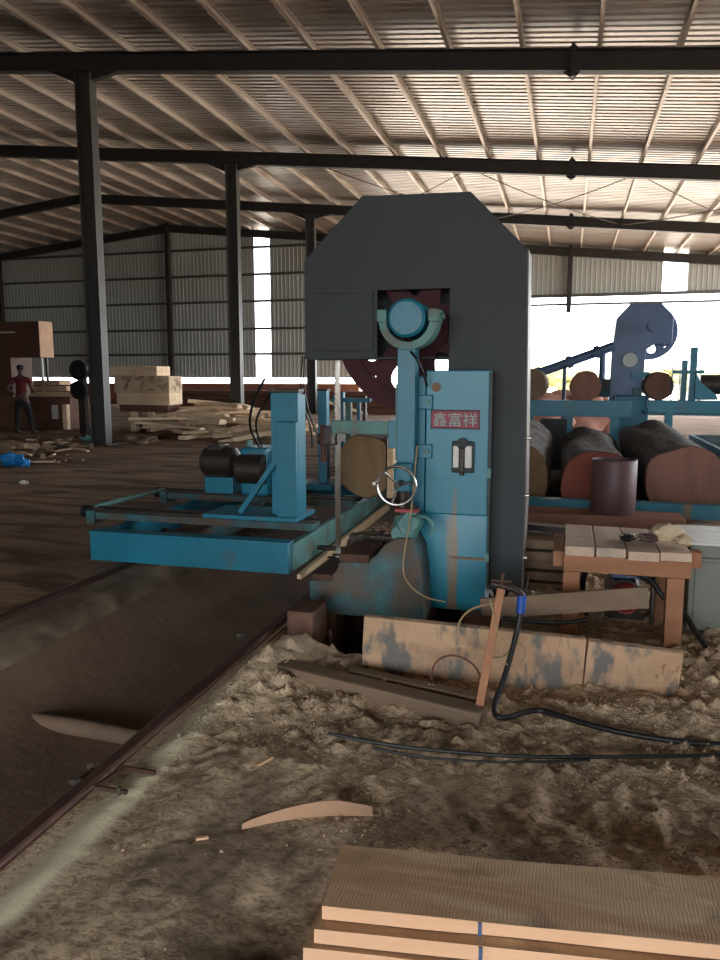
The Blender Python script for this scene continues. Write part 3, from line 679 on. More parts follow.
# drooping cables near the post
for k, (x1, lab) in enumerate(((312, 'left'), (322, 'right'))):
    pts = [W(303+k*2, 356, Y=5.9), W(300+k*3, 385, Y=5.9), W(304+k*4, 410, Y=6.0), W(312+k*3, 430, Y=6.2), W(x1, 447, Y=6.5)]
    single(MB().tube(smooth_pts(pts), .007, 6), 'drooping_cable', 'black', 'thin black cable drooping beside the blue head post, the %s of the pair' % lab, 'cable')
# board edge under the carriage side and the log on it
a = W(292, 574, X=-1.86); b = W(368, 518, X=-1.86)
single(MB().prism([(5.12,.0),(5.12,.035),(6.6,.085),(8.0,.11),(8.0,.03),(6.5,.0)], 'x', -1.90, -1.865), 'edge_board', 'paley', 'pale wooden board running along the right side of the blue carriage', 'board')
def log_mesh(c, r, y0, y1, flat=None, rn=.05, seed=0, n=40, m=14, taper=0):
    """log along Y; returns body MB and near-end MB"""
    def rr(a, t): 
        return r*(1-taper*t)*(1+rn*noise.noise(Vector((math.cos(a)*1.5+seed, math.sin(a)*1.5, t*2)))*1.6)
    body = MB(); rings = []
    for j in range(m+1):
        t = j/m; rings.append([Vector((c[0]+rr(2*PI*i/n,t)*math.cos(2*PI*i/n), y0+(y1-y0)*t, c[1]+rr(2*PI*i/n,t)*math.sin(2*PI*i/n))) for i in range(n)])
    if flat is not None:
        for R in rings:
            for v in R: v.x = min(v.x, flat)
    vs = [v for R in rings for v in R]
    fs = [(j*n+i, j*n+(i+1)%n, (j+1)*n+(i+1)%n, (j+1)*n+i) for j in range(m) for i in range(n)]
    fs.append(tuple(range(m*n, m*n+n))); body._add(vs, fs)
    cc = sum(rings[0], Vector())/n
    end = MB(); e = [cc+(v-cc)*.97+Vector((0,-.01,0)) for v in rings[0]]; e2 = [v.copy() for v in rings[0]]
    end._add(e+[v+Vector((0,.02,0)) for v in e2], [tuple(range(n-1,-1,-1))]+[(i,(i+1)%n,n+(i+1)%n,n+i) for i in range(n)])
    return body, end
def log(c, r, y0, y1, endm, label, flat=None, seed=0, taper=0, name='log', group=None, barkm='bark', rn=.05):
    t = thing(name, label, 'log', (c[0], y0, c[1]-r), group)
    b, e = log_mesh(c, r, y0, y1, flat, rn, seed, taper=taper)
    bo = b.build('bark', barkm, t, smooth=70); e.build('cut_end', endm, t); return t
log((-1.83,.65), .30, 6.85, 10.2, 'endtan', 'tan log with a round cut end, clamped on the blue carriage behind the blade', flat=-1.63, seed=1)
single(MB().box(-1.615,-1.555,6.8,10.0,.36,.93), 'slab_board', 'paley', 'pale upright slab being cut off the log behind the handwheel', 'slab', bevel=.004)
# ------------------------------------------------------------------ timbers in front of the saw
# big stained balk
a = W(365, 646, Y=3.55); b = W(681, 678, Y=3.66)
mb = MB(); c0 = Vector((-.955,3.52,.145)); c1 = Vector((.12,3.61,.095)); c2 = Vector((.548,3.64,.065))
t = thing('timber_balk', 'big squared balk with grey stains, lying on edge in front of the saw', 'timber', (-.2,3.6,0))
MB().bar(c0, c1+Vector((-.002,0,0)), .055, .33).build('left_length', 'balk', t, bevel=.008)
MB().bar(c1+Vector((.002,0,0)), c2, .055, .32).build('right_length', 'balk', t, bevel=.008)
mb = MB()
for i in range(60):
    z = random.uniform(.02,.22); y = 3.575; x = .50+random.gauss(0,.035)
    mb.blob((x,3.614+random.uniform(-.01,.004),z-.05),(random.uniform(.005,.014),.008,random.uniform(.008,.02)),1,.4,i)
mb.build('splintered_end', 'balk', t, kind='stuff')
# beam lying lower left, half buried
single(MB().bar((-1.33,3.33,.05),(-.30,3.09,.03),.11,.10), 'buried_beam', 'oldwood', 'dusty brown beam half buried in sawdust before the balk', 'timber', bevel=.012)
single(MB().bar((-.98,3.36,.06),(-.33,3.24,.045),.06,.06), 'short_batten', 'oldwood', 'short dusty batten squeezed between the buried beam and the stained balk', 'batten', bevel=.006)
# reddish block under base left
a = W(300, 640, Y=4.1)
single(MB().box(-1.55,-1.38,3.98,4.25,-.1,.14), 'foundation_block', 'rust', 'rusty reddish brown block under the left foot of the saw', 'block', bevel=.02)
single(MB().cyl((-1.30,4.05,-.9),(-1.30,4.05,.02),.012,8), 'iron_stake', 'dark', 'thin dark iron rod standing in the dark saw pit', 'rod')
# stake with hose
single(MB().bar((-.335,3.12,.0),(-.255,3.32,.575),.035,.045,up=(0,1,0)), 'wooden_stake', 'tablew', 'leaning red brown wooden stake in front of the balk, holding a tap', 'stake', bevel=.003)
t = thing('hose_tap', 'dark tap and elbow tied to the top of the leaning stake', 'tap', (-.25,3.3,.57))
MB().tube(smooth_pts([Vector((-.30,3.28,.585)),Vector((-.24,3.29,.575)),Vector((-.17,3.30,.55)),Vector((-.165,3.31,.52))],2), .014, 10).build('elbow', 'dark', t)
MB().cyl((-.255,3.28,.58),(-.25,3.28,.635),.007,8).build('spindle', 'rust', t)
MB().bar((-.30,3.28,.60),(-.21,3.28,.60),.008,.008).build('tie_wire', 'rust', t)
MB().tube([(-.15,3.30,.55),(-.14,3.30,.62)], .005, 6).build('handle', 'dark', t)
t = thing('water_hose', 'thick black hose with a blue collar, running right across the sawdust', 'hose', (-.17,3.2,0))
pts = [Vector((-.165,3.31,.52)), Vector((-.175,3.3,.4)), Vector((-.22,3.2,.2)), Vector((-.27,3.1,.07)), Vector((-.22,3.06,.055)), W(535,708,Z=.06), W(560,716,Z=.06), W(600,728,Z=.055), W(640,736,Z=.055), W(680,742,Z=.05), W(724,745,Z=.05), W(790,750,Z=.05)]
MB().tube(smooth_pts(pts), .0125, 10).build('hose', 'black', t)
MB().cyl((-.166,3.31,.535),(-.17,3.305,.455),.021,14).build('blue_collar', 'bluecap', t)
single(MB().tube(smooth_pts([W(328,733,Z=.07), W(380,744,Z=.06), W(440,751,Z=.055), W(520,757,Z=.055), W(600,757,Z=.055), W(680,756,Z=.055), W(760,754,Z=.05)]), .008, 8), 'ground_cable', 'black', 'long thin black cable lying across the sawdust in the foreground', 'cable')
single(MB().tube(smooth_pts([W(372,748,Z=.06), W(420,757,Z=.055), W(480,762,Z=.05), W(540,762,Z=.055), W(590,760,Z=.055)]), .005, 8), 'ground_cable', 'black', 'short thinner cable lying just nearer the camera than the long cable', 'cable')
# tan cable loop over the balk
pts = [W(492,604,Y=3.38), W(470,608,Y=3.42), W(456,625,Y=3.43), W(462,645,Y=3.43), W(482,657,Y=3.42), W(505,658,Y=3.38), W(512,645,Y=3.36)]
single(MB().tube(smooth_pts(pts), .0045, 6), 'cable_loop', 'yellow', 'upper loop of tan cable hanging on the balk left of the stake', 'cable')
pts = [W(431,690,Y=3.34), W(432,665,Y=3.40), W(445,655,Y=3.42), W(462,656,Y=3.42), W(478,668,Y=3.41), W(484,690,Y=3.36)]
single(MB().tube(smooth_pts(pts), .005, 6), 'cable_loop', 'brown', 'lower brown arch of cable against the balk near the buried beam', 'cable')
pts = [W(490,600,Y=3.27), W(499,640,Y=3.2), W(503,665,Y=3.15), W(520,668,Y=3.38), W(528,650,Y=3.42), W(515,640,Y=3.42)]
single(MB().tube(smooth_pts(pts), .0035, 6), 'cable_loop', 'yellow', 'thin tan wire dangling from the stake over the balk', 'cable')
# curved slab offcut in the foreground
mb = MB(); n = 20; A = W(242,826,Z=.03); B = W(373,813,Z=.03); L = (B-A).length; ux = (B-A).normalized(); uy = Vector((-ux.y,ux.x,0))
vs = []
for i in range(n+1):
    t_ = i/n; bow = math.sin(PI*t_)*.5; wd = min(1, t_*1.6)**.7*.036*(1-max(0,t_-.75)*2.2)+.003; c = A.lerp(B,t_)+uy*(.03*math.sin(PI*t_))
    lo = c+Vector((0,0,-.012)); hi = c+uy*wd*.7+Vector((0,0,.004+wd*.6))
    vs += [lo, hi, hi+uy*.02+Vector((0,0,-.01)), lo+uy*.03+Vector((0,0,-.015))]
mb._add(vs, [(i*4+q, i*4+(q+1)%4, (i+1)*4+(q+1)%4, (i+1)*4+q) for i in range(n) for q in range(4)]+[(0,1,2,3),(n*4+3,n*4+2,n*4+1,n*4)])
single(mb, 'curved_offcut', 'tansaw', 'thin curved orange wood offcut lying alone on the dark sawdust', 'offcut')
for k, (px, py, l_, a_, lab) in enumerate(((202, 835, .02, .5, 'small bright chip on the dark dust left of the curved offcut'), (395, 700, .05, .2, 'small pale stick on the sawdust before the buried beam'), (265, 760, .04, 1.2, 'small tan stick near the left end of the thin cable'))):
    p = W(px, py, Z=.03); p.z = gh(p.x, p.y)+.006
    single(MB().bar(p-Vector((math.cos(a_),math.sin(a_),0))*l_, p+Vector((math.cos(a_),math.sin(a_),0))*l_, .012, .006), 'wood_sliver', 'plankend', lab, 'wood sliver')
# foreground boards
def board(fl, bl, ang, L, z0, z1, m, name, label, mark=False):
    """plank from its left-front and left-back corners"""
    d = Vector((math.cos(ang), math.sin(ang), 0)); n_ = 24
    mb = MB(); vs = []
    for i in range(n_+1):
        t_ = i/n_; k = noise.noise(Vector((t_*6, z0*30, 0)))*.006
        a = fl+d*L*t_; b = bl+d*L*t_
        vs += [Vector((a.x,a.y-k,z0)), Vector((b.x,b.y+k*.6,z0)), Vector((b.x,b.y+k,z1)), Vector((a.x,a.y+k*.6,z1))]
    mb._add(vs, [(i*4+q, i*4+(q+1)%4, (i+1)*4+(q+1)%4, (i+1)*4+q) for i in range(n_) for q in range(4)]+[(0,1,2,3),(n_*4+3,n_*4+2,n_*4+1,n_*4)])
    bm = mb.bm; bm.normal_update()
    base = fl.copy(); base.z = z0; mb.xf(Matrix.Translation(-base))
    bmesh.ops.recalc_face_normals(bm, faces=bm.faces)
    for q in bm.faces: q.material_index = 0 if q.normal.z > .7 else 1
    o = mb.build(name, [m, 'plankend'], bevel=0); o.location = base; tag(o, label, 'board', 'sawn boards stacked in the foreground')
    return o
ZT = .165
fl = W(322,906,Z=ZT); bl = W(341,845,Z=ZT); br = W(720,878,Z=ZT); ang = math.atan2(br.y-bl.y, br.x-bl.x)
board(fl, bl, ang, 1.9, ZT-.036, ZT, 'plank', 'sawn_board', 'rough orange sawn board with dark stains, topmost of the foreground stack')
fl2 = W(314,928,Z=ZT-.037); board(fl2, bl+Vector((0,-.01,0)), ang, 1.9, ZT-.078, ZT-.040, 'plank', 'sawn_board', 'second orange board from the top in the foreground stack')
fl3 = W(303,947,Z=ZT-.079); board(fl3, bl+Vector((-.02,-.02,0)), ang, 1.9, ZT-.122, ZT-.082, 'plank', 'sawn_board', 'third orange board from the top, just above the lowest one')
fl4 = fl3+Vector((.01,-.02,0)); board(fl4, bl+Vector((-.02,-.01,0)), ang, 1.9, 0.0, ZT-.126, 'plank', 'sawn_board', 'lowest orange board of the foreground stack, at the bottom edge of the photo')
for (o_, c_, z0_, z1_) in ((bpy.data.objects['sawn_board'], fl, ZT-.0355, ZT-.001), (bpy.data.objects['sawn_board.001'], fl2, ZT-.077, ZT-.041)):
    d = Vector((math.cos(ang), math.sin(ang), 0)); nn = Vector((-d.y, d.x, 0)); k_ = W(480, 925, Z=z1_); s_ = (k_-c_).dot(d)
    p = c_+d*s_; p.z = (z0_+z1_)/2
    mk = MB().bar(p-d*.0045-nn*.001, p+d*.0045-nn*.001, .010, z1_-z0_).build('blue_mark', 'casing2', o_)
    mk['label'] = 'dark blue mark across the board edge'
# ------------------------------------------------------------------ table and things at the right
TZ = .555
tb = thing('work_table', 'crude red brown timber table with four dusty top boards', 'table', (.33,4.6,0))
fy = 4.3; byy = W(625, 527, Z=TZ).y
x0, x1 = W(566,550,Z=TZ).x-.01, .68; wdt = (x1-x0)/4
for i in range(4):
    MB().box(x0+i*wdt+.004, x0+(i+1)*wdt-.004, fy-.02+(.01 if i%2 else 0)-(.03 if i==2 else 0), byy, TZ-.055, TZ-.002*i).build('top_board', 'tabletop', tb, bevel=.004)
MB().box(x0-.0, x1, fy, fy+.06, TZ-.15, TZ-.057).build('front_rail', 'tablew', tb, bevel=.004)
MB().box(x0-.02, x1+.09, fy+.25, fy+.33, TZ-.15, TZ-.057).build('middle_rail', 'tablew', tb, bevel=.004)
MB().box(x0-.06, x0, fy+.1, byy-.02, TZ-.15, TZ-.06).build('side_rail', 'tablew', tb, bevel=.004)
MB().box(x0, x1, byy-.08, byy-.02, TZ-.15, TZ-.057).build('back_rail', 'tablew', tb, bevel=.004)
for (lx, ly) in ((x1-.12, fy+.0), (x0+.0, fy+.0), (x1-.14, byy-.12), (x0+.02, byy-.12)):
    MB().box(lx, lx+.09, ly+.002, ly+.08, -.03, TZ-.152).build('leg', 'tablew', tb, bevel=.004)
# on the table
p = W(668,545,Z=TZ)
t = thing('plastic_bag', 'crumpled cream bag resting on the right end of the timber table', 'bag', (p.x,p.y,TZ))
MB().blob((p.x,p.y+.06,TZ+.055),(.085,.06,.055),3,.18,3).build('bag_body', 'cream', t, smooth=80)
MB().blob((p.x+.075,p.y+.0,TZ+.03),(.045,.04,.03),3,.3,5).build('bag_neck', 'cream', t, smooth=80)
p = W(640,541,Z=TZ)
t = thing('work_gloves', 'crumpled dark work gloves with a silver band, on the table beside the cream bag', 'gloves', (p.x,p.y,TZ))
MB().blob((p.x+.045,p.y,TZ+.022),(.055,.045,.024),3,.35,7).build('glove', 'drum', t, smooth=80)
MB().blob((p.x-.07,p.y,TZ+.018),(.04,.04,.02),3,.35,9).build('glove', 'black', t, smooth=80)
MB().tube(smooth_pts([Vector((p.x-.04,p.y-.03,TZ+.02)),Vector((p.x-.02,p.y,TZ+.05)),Vector((p.x+.03,p.y-.03,TZ+.02))]), .006, 6).build('band', 'chrome', t)
mb = MB()
for i in range(4):
    mb.tube(smooth_pts([Vector((p.x+random.uniform(-.05,.14),p.y+random.uniform(-.06,.04),TZ+random.uniform(.008,.04))) for q in range(5)],2), .004, 5)
single(mb, 'wire_scrap', 'chrome', 'small tangle of silver wire between the gloves and the bag', 'wire')
# grey-green cabinet
cb = thing('control_cabinet', 'plain grey green metal cabinet at the right edge, behind the table', 'cabinet', (1.15,5.1,0))
cx0 = W(690, 560, Y=4.68).x
bo = MB().box(cx0, cx0+.75, 4.68, 5.2, .0, .52).build('body', 'cabgreen', cb, bevel=.008)
MB().box(cx0-.015, cx0+.765, 4.66, 5.22, .52, .535).build('lid', 'white', cb, bevel=.004)
MB().box(cx0+.03, cx0+.72, 4.67, 4.682, .05, .42).build('door', 'cabgreen', cb, bevel=.004)
MB().box(cx0,cx0+.75,4.672,4.682,.44,.445).build('seam', 'dark', cb)
# pump/motor under table
pm = thing('red_motor', 'dark motor with a round red fan cover, under the timber table', 'motor', (.38,4.85,0))
MB().lathe([(0,-.0),(.05,-.01),(.09,.02),(.10,.05),(.10,.09),(0,.09)], (.385,4.72,.135)).build('fan_cover', 'red', pm)
MB().torus((.385,4.72,.135),.075,.01,'y',28,8).build('cover_ring', 'red', pm)
MB().cyl((.385,4.8,.135),(.385,5.1,.135),.11,24).build('body', 'dark', pm)
MB().box(.27,.50,4.78,5.1,.0,.05).build('foot', 'dark', pm)
MB().box(.30,.52,4.85,5.1,.24,.36).build('control_box', 'casing2', pm, bevel=.01)
MB().box(.40,.48,4.83,4.85,.26,.29).build('nameplate', 'chrome', pm)
single(MB().cyl((.54,4.72,.0),(.54,4.72,.30),.012,10).tube(smooth_pts([Vector((.54,4.72,.28)),Vector((.54,4.70,.34)),Vector((.58,4.70,.38))]), .012, 8), 'crank_pipe', 'chrome', 'bent bright steel pipe standing beside the red motor', 'pipe')
pts = [Vector((.16,4.66,.05)), W(583,600,Y=4.6), W(583,572,Y=4.55), Vector((.20,4.52,.42)), W(625,572,Y=4.55), W(650,577,Y=4.5), W(664,600,Y=4.45), Vector((.66,4.47,.2)), W(700,640,Y=4.3), W(720,662,Y=4.2), W(750,672,Y=4.2)]
pts[3] = W(592, 568, Y=4.52)
single(MB().tube(smooth_pts(pts), .016, 10), 'rubber_hose', 'black', 'black hose looping under the table and out to the right edge', 'hose')
# plank leaning across before the table
single(MB().bar((-.42,4.02,.235),(.445,4.10,.345),.03,.115), 'leaning_plank', 'oldwood', 'dusty plank slanting across in front of the table legs', 'plank', bevel=.004)
single(MB().box(-.5,-.36,3.95,4.1,-.02,.20), 'support_block', 'brown', 'dark wooden block under the left end of the slanting plank', 'block', bevel=.006)
single(MB().tube(smooth_pts([Vector((-.3,3.98,.20)),Vector((0.,4.0,.19)),Vector((.14,4.05,.21))]), .012, 8), 'short_hose', 'black', 'short black pipe below the slanting plank', 'pipe')
# planks stacked beside the table, behind the casing
for i in range(5):
    z = .0+i*.075
    single(MB().box(-.32+.01*i, .10+.015*(i%2), 5.25+.03*(i%3), 5.85, z, z+.06), 'stacked_plank', 'oldwood', ['lowest', 'second lowest', 'middle', 'second highest', 'topmost'][i]+' dusty plank of the stack between the casing and the table', 'plank', 'planks stacked beside the table', bevel=.004)
single(MB().bar((-.3,5.6,.40),(.12,5.5,.40),.09,.045), 'dark_beam_end', 'dark', 'short dark metal bar lying on top of the plank stack', 'bar')
# pink squared timber and drum, blue deck beam
single(MB().box(-.45,1.02,6.9,7.25,-.0,.27), 'squared_timber', 'pinkw', 'long pinkish squared timber on the floor before the blue deck beam', 'timber', bevel=.01)
dc = W(614, 480, Y=7.08)
t = thing('metal_drum', 'purple brown open cylinder standing upright on the pinkish timber', 'drum', (dc.x,7.08,.27))
MB().lathe([(0,0),(.19,0),(.195,.01),(.195,.475),(.19,.485),(.18,.485),(.18,.1),(0,.1)], (dc.x,7.08,.272),'z',40).build('shell', 'drum', t)
MB().torus((dc.x,7.08,.755),.19,.006,'z',40,6).build('rim', 'steel2', t)
db = thing('deck_beam', 'long horizontal blue steel beam in front of the thick logs', 'beam', (.8,7.5,0))
MB().box(-.6,2.8,7.42,7.56,.18,.315).build('beam', 'bluec', db, bevel=.005)
for x in (-.5,.8,1.9,2.7): MB().box(x-.05,x+.05,7.44,7.54,0,.18).build('leg', 'blue', db)
# thick logs on the floor
log((.31,.36), .40, 7.9, 12.2, 'endred', 'thick grey barked log with a red cut end, behind the drum', seed=3, taper=.06, rn=.13)
log((1.16,.43), .41, 8.0, 12.4, 'endpink', 'thick grey barked log with a pinkish cut end, right of the drum', seed=6, taper=.05, rn=.12)
log((-.58,.42), .42, 8.1, 11.6, 'endtan', 'thick log with a tan cut end, half hidden by the grey casing', seed=9)
# roller conveyor at right
rc = thing('roller_conveyor', 'blue roller conveyor with shiny rollers beside the logs, at the right edge', 'conveyor', (2.3,9.5,0))
for x in (1.82, 3.0): MB().box(x-.03,x+.03,7.8,12.3,.50,.62).build('side_rail', 'blue', rc)
for i in range(15): MB().cyl((1.85,7.95+i*.3,.58),(2.97,7.95+i*.3,.58),.05,14).build('roller', 'chrome' if i % 2 else 'blue', rc)
for y in (7.9, 10, 12.1):
    for x in (1.82, 3.0): MB().box(x-.04,x+.04,y-.04,y+.04,0,.5).build('leg', 'blue', rc)
# ------------------------------------------------------------------ second saw line in the background right
YB = 13.
cv = thing('feed_conveyor', 'long blue beam conveyor on legs behind the thick logs', 'conveyor', (.5,13.1,0))
MB().box(-2.2,1.0,13.0,13.12,.83,1.10).build('beam', 'blue', cv, bevel=.01)
MB().box(-2.2,1.0,13.9,14.0,.83,1.05).build('rear_beam', 'blue', cv)
for x in (-1.9,-.62,.02,.75): 
    MB().box(x-.07,x+.07,13.0,13.12,0,.83).build('leg', 'blue', cv)
for i in range(8): MB().cyl((-2.1+i*.42,13.12,1.03),(-2.1+i*.42,13.9,1.03),.05,12).build('roller', 'dark', cv)
def logx(c, r, x0, x1, label, endm, seed):
    t = thing('log', label, 'log', ((x0+x1)/2, c[0], c[1]-r))
    b, e = log_mesh((0,0), r, 0, x1-x0, None, .05, seed)
    rot = Matrix.Translation((x1, c[0], c[1])) @ Matrix.Rotation(PI/2, 4, 'Z')
    b.xf(rot).build('bark', 'bark', t, smooth=70); e.xf(rot).build('cut_end', endm, t)
a = W(553, 388, Y=13.5)
log((W(532,388,Y=13.4).x,1.36), .26, 13.1, 14.2, 'oldwood', 'grey brown log lying on the blue conveyor beside the grey casing', seed=21, barkm='oldwood')
log((W(585,390,Y=13.4).x,1.33), .25, 13.1, 14.2, 'endpink', 'round ended log on the blue conveyor below the slanting pipe', seed=23)
s2 = thing('bandsaw_mill', 'second bandsaw with its casing coloured blue grey for haze, far right behind the logs', 'bandsaw', (1.25,15,0))
def P2(px, py, Y=15.): q = W(px, py, Y=Y); return (q.x, q.z)
poly = [P2(617,318),P2(631,303),P2(662,303),P2(674,316),P2(672,344),P2(655,344),P2(646,350),P2(640,418),P2(608,418),P2(612,350)]
MB().prism(poly, 'y', 15.0, 15.4).build('casing', 'casing2', s2, bevel=.01)
hc2 = P2(652,327)
w2 = spoked_wheel(s2, P2(651,331), .52, 15.42, 5, rot=-PI/2+.2, name='upper_wheel', m='casing2')
MB().cyl((hc2[0],14.7,hc2[1]),(hc2[0],14.86,hc2[1]),.1,20).build('hub', 'casing2', s2)
q = P2(630,360); MB().cyl((q[0],14.96,q[1]),(q[0],15.0,q[1]),.13,24).build('round_cover', 'siding', s2)
q0, q1 = P2(615,395), P2(645,440); MB().box(q0[0],q1[0],14.6,15.0,.0,q0[1]).build('base', 'blue', s2, bevel=.02)
q0, q1 = P2(630,372), P2(648,378); MB().box(q0[0],q1[0],14.7,14.8,q1[1],q0[1]).build('guide_arm', 'blue', s2)
q0, q1 = P2(640,388), P2(632,394); MB().box(q1[0],q0[0],14.6,14.8,q1[1],q0[1]).build('bracket', 'green', s2)
c2 = P2(659,386,14.0); log(c2, .24, 13.95, 14.55, 'endpink', 'purple brown log being cut at the second bandsaw', seed=31)
# its carriage
c3 = thing('log_carriage', 'blue log carriage with tall posts, far right beside the second bandsaw', 'carriage', (2.3,13.6,0))
q0, q1 = P2(648,400,13.5), P2(722,414,13.5)
MB().box(q0[0],q1[0]+.3,13.5,13.62,q1[1],q0[1]).build('front_beam', 'blue', c3, bevel=.01)
MB().box(q0[0],q1[0]+.3,13.6,14.5,q1[1]-.04,q1[1]).build('deck', 'blue', c3)
for px_, wpx, top in ((672,1.2,365),(680,1.5,350),(684,4,360),(693,5,347),(700,1.3,365)):
    a, b = P2(px_-wpx,400,13.8), P2(px_+wpx,top,13.8)
    MB().box(a[0],b[0],13.75,13.9,a[1]-.02,b[1]).build('head_post', 'blue', c3)
q = P2(688,372,13.8); MB().box(P2(673,368,13.8)[0],P2(704,368,13.8)[0],13.72,13.78,q[1]-.03,q[1]+.03).build('tie_bar', 'blue', c3)
q0 = P2(694,400,13.7); q1 = P2(700,382,13.7); q2 = P2(716,395,13.7); q3 = P2(718,400,13.7)
MB().prism([q0,(q0[0],P2(694,372,13.7)[1]),q1,(q2[0],q2[1]),q3], 'y', 13.65, 13.72).build('gusset', 'blue', c3)
q = P2(706,388,14.2); MB().cyl((q[0]-.12,14.2,q[1]+.06),(q[0]+.25,14.2,q[1]+.06),.17,20).build('motor', 'dark', c3)
for x in (q0[0]-.4, q0[0]+.9): MB().box(x-.06,x+.06,13.5,13.62,0,P2(700,413,13.5)[1]).build('leg', 'blue', c3)
# slanting pipe & its hanger
a = W(500, 387, Y=14.6); b = W(614, 346, Y=14.6)
pi_ = thing('dust_pipe', 'purplish slanting pipe rising from the grey casing to the second bandsaw', 'pipe', (a.x,14.6,0))
MB().cyl(a, b, .085, 16).build('pipe', 'casing2', pi_)
for t_ in (.35,.62,.86): c = a.lerp(b, t_); d = (b-a).normalized(); MB().cyl(c-d*.05, c+d*.05, .115, 16).build('joint_ring', 'casing2', pi_)
c = W(603,352,Y=14.6); MB().cyl(c, (c.x,c.y,c.z-.7), .06, 12).build('drop_pipe', 'casing2', pi_)
c = W(565,362,Y=14.6); MB().cyl((c.x,c.y,0), c, .035, 10).build('support_post', 'casing2', pi_)
MB().box(W(594,390,Y=14.6).x,W(610,390,Y=14.6).x,14.5,14.7,1.12,1.45).build('valve_box', 'teal', pi_)
# clutter behind the conveyor
single(MB().box(W(540,430,Y=12.6).x,W(567,430,Y=12.6).x,12.4,12.8,0,W(540,419,Y=12.6).z), 'grey_crate', 'casing', 'dark grey crate standing under the blue beam conveyor', 'crate', bevel=.01)
for k, (px, s_) in enumerate(((540,.5),(575,.6),(604,.45),(530,.4))):
    p = W(px, 408, Y=19+k); single(MB().blob((p.x,19+k,.55),(s_*1.6,.4,.55),3,.2,k+40), 'bark_pile', 'pinkw', ['reddish heap of bark seen under the left of the blue conveyor','reddish heap of bark seen under the middle of the blue conveyor','reddish heap of bark behind the second bandsaw foot','reddish heap of bark just beside the casing edge'][k], 'heap', 'heaps of bark behind the conveyor')
# machine bits seen left of the main saw, below the red wheel
s3 = thing('distant_machine', 'pale blue sawing frame far behind, seen below the red wheel', 'machine', (-3.3,12,0))
for px_, top, bot, wv, mm in ((337,395,440,2.5,'green'),(343,392,440,1.2,'blue'),(349,398,440,2.5,'green'),(359,402,440,1.5,'blue'),(365,396,440,1.2,'dark')):
    a, b = W(px_-wv,bot,Y=12), W(px_+wv,top,Y=12); MB().box(a.x,b.x,11.95,12.05,0,b.z).build('post', mm, s3)
a, b = W(333,402,Y=12), W(372,398,Y=12); MB().box(a.x,b.x,11.9,11.94,a.z,b.z).build('cross_beam', 'blue', s3)
for k in range(9):
    a = W(random.uniform(330,400), random.uniform(398,436), Y=17); d = Vector((random.uniform(-.5,.5),random.uniform(-.3,.3),random.uniform(-.15,.15)))
    a.z = max(.12, min(a.z, .9)) if False else .07+.085*k
    single(MB().bar(Vector((a.x,17,a.z))-d, Vector((a.x,17,a.z))+d, .12, .07), 'stick_of_wood', 'slab', 'pale stick in the heap seen far behind under the red saw wheel', 'wood offcut', 'pale sticks heaped behind the red wheel')
# ------------------------------------------------------------------ left background
# brown saw
s4 = thing('bandsaw_mill', 'brown bandsaw with a boxy wooden looking casing, at the left edge', 'bandsaw', (-15.8,18.6,0))
Yb = 18.6
a, b = W(-60,358,Y=Yb), W(38,321,Y=Yb); c = W(52,321,Y=Yb)
MB().box(a.x, b.x, Yb, Yb+.5, a.z, b.z).build('casing', 'brownsaw', s4, bevel=.01)
cx_ = W(52,321,Y=Yb+.5).x
MB().prism([(b.x+.01,Yb+.01),(cx_,Yb+.45),(cx_,Yb+.5),(b.x+.01,Yb+.5)], 'z', a.z, b.z).build('side_panel', 'tansaw', s4)
MB().box(a.x, W(8,358,Y=Yb).x, Yb+.1, Yb+1.0, 0, a.z).build('column', 'brownsaw', s4)
for px_ in (42,47): q = W(px_,370,Y=Yb+.4); MB().box(q.x-.03,q.x+.03,Yb+.38,Yb+.44,W(42,392,Y=Yb).z,a.z).build('blade_guide', 'white' if px_==42 else 'black', s4)
q = W(20,400,Y=Yb); MB().box(W(-60,400,Y=Yb).x, W(72,400,Y=Yb).x, Yb-.1, Yb+.8, .0, W(20,397,Y=Yb).z).build('bed', 'brown', s4)
q = W(55,412,Y=Yb-.12); MB().box(q.x-.1,q.x+.1,Yb-.13,Yb-.09,q.z-.2,q.z+.2).build('white_tag', 'white', s4)
MB().box(a.x+1, W(15,330,Y=Yb).x, Yb-.015, Yb, W(10,333,Y=Yb).z, W(10,332,Y=Yb).z+.01).build('slot', 'white', s4)
for k in range(3):
    x_ = W(25,390,Y=Yb).x; x2 = W(71-k*6,390,Y=Yb).x; z_ = W(20,397,Y=Yb).z+k*.17
    single(MB().bar((x_,Yb+.4+.1*k,z_+.07),(x2,Yb+.3,z_+.08),.4,.14), 'sawn_cant', 'pale', ['lowest','middle','topmost'][k]+' pale sawn piece lying on the brown bandsaw bed', 'sawn timber', 'pale pieces on the brown saw bed', bevel=.02)
# the cart wheels by the column
t = thing('belt_wheels', 'two dark wheels one above the other, left of the nearest steel column', 'wheel', W(78,400,Y=17.)*1)
t.location = (W(78,400,Y=17.).x, 17, 0)
for py, r_ in ((370,.26),(390,.24)):
    q = W(79,py,Y=17.); MB().lathe([(0,-.05),(.05,-.05),(.05,-.02),(r_-.04,-.02),(r_-.04,-.05),(r_,-.05),(r_,.05),(0,.05)], (q.x,17,q.z), 'y', 28).build('wheel', 'black', t)
q = W(79,390,Y=17.); MB().box(q.x-.08,q.x+.12,17.05,17.2,0,q.z+.6).build('frame', 'dark', t)
for px_, lab in ((67,'left'),(83,'right')):
    q = W(px_,415,Y=18.3); single(MB().box(q.x-.07,q.x+.07,18.2,18.35,0,W(px_,408,Y=18.3).z+.1), 'trestle_leg', 'pale', 'short pale wooden trestle leg left of the nearest column, the %s one'%lab, 'trestle leg')
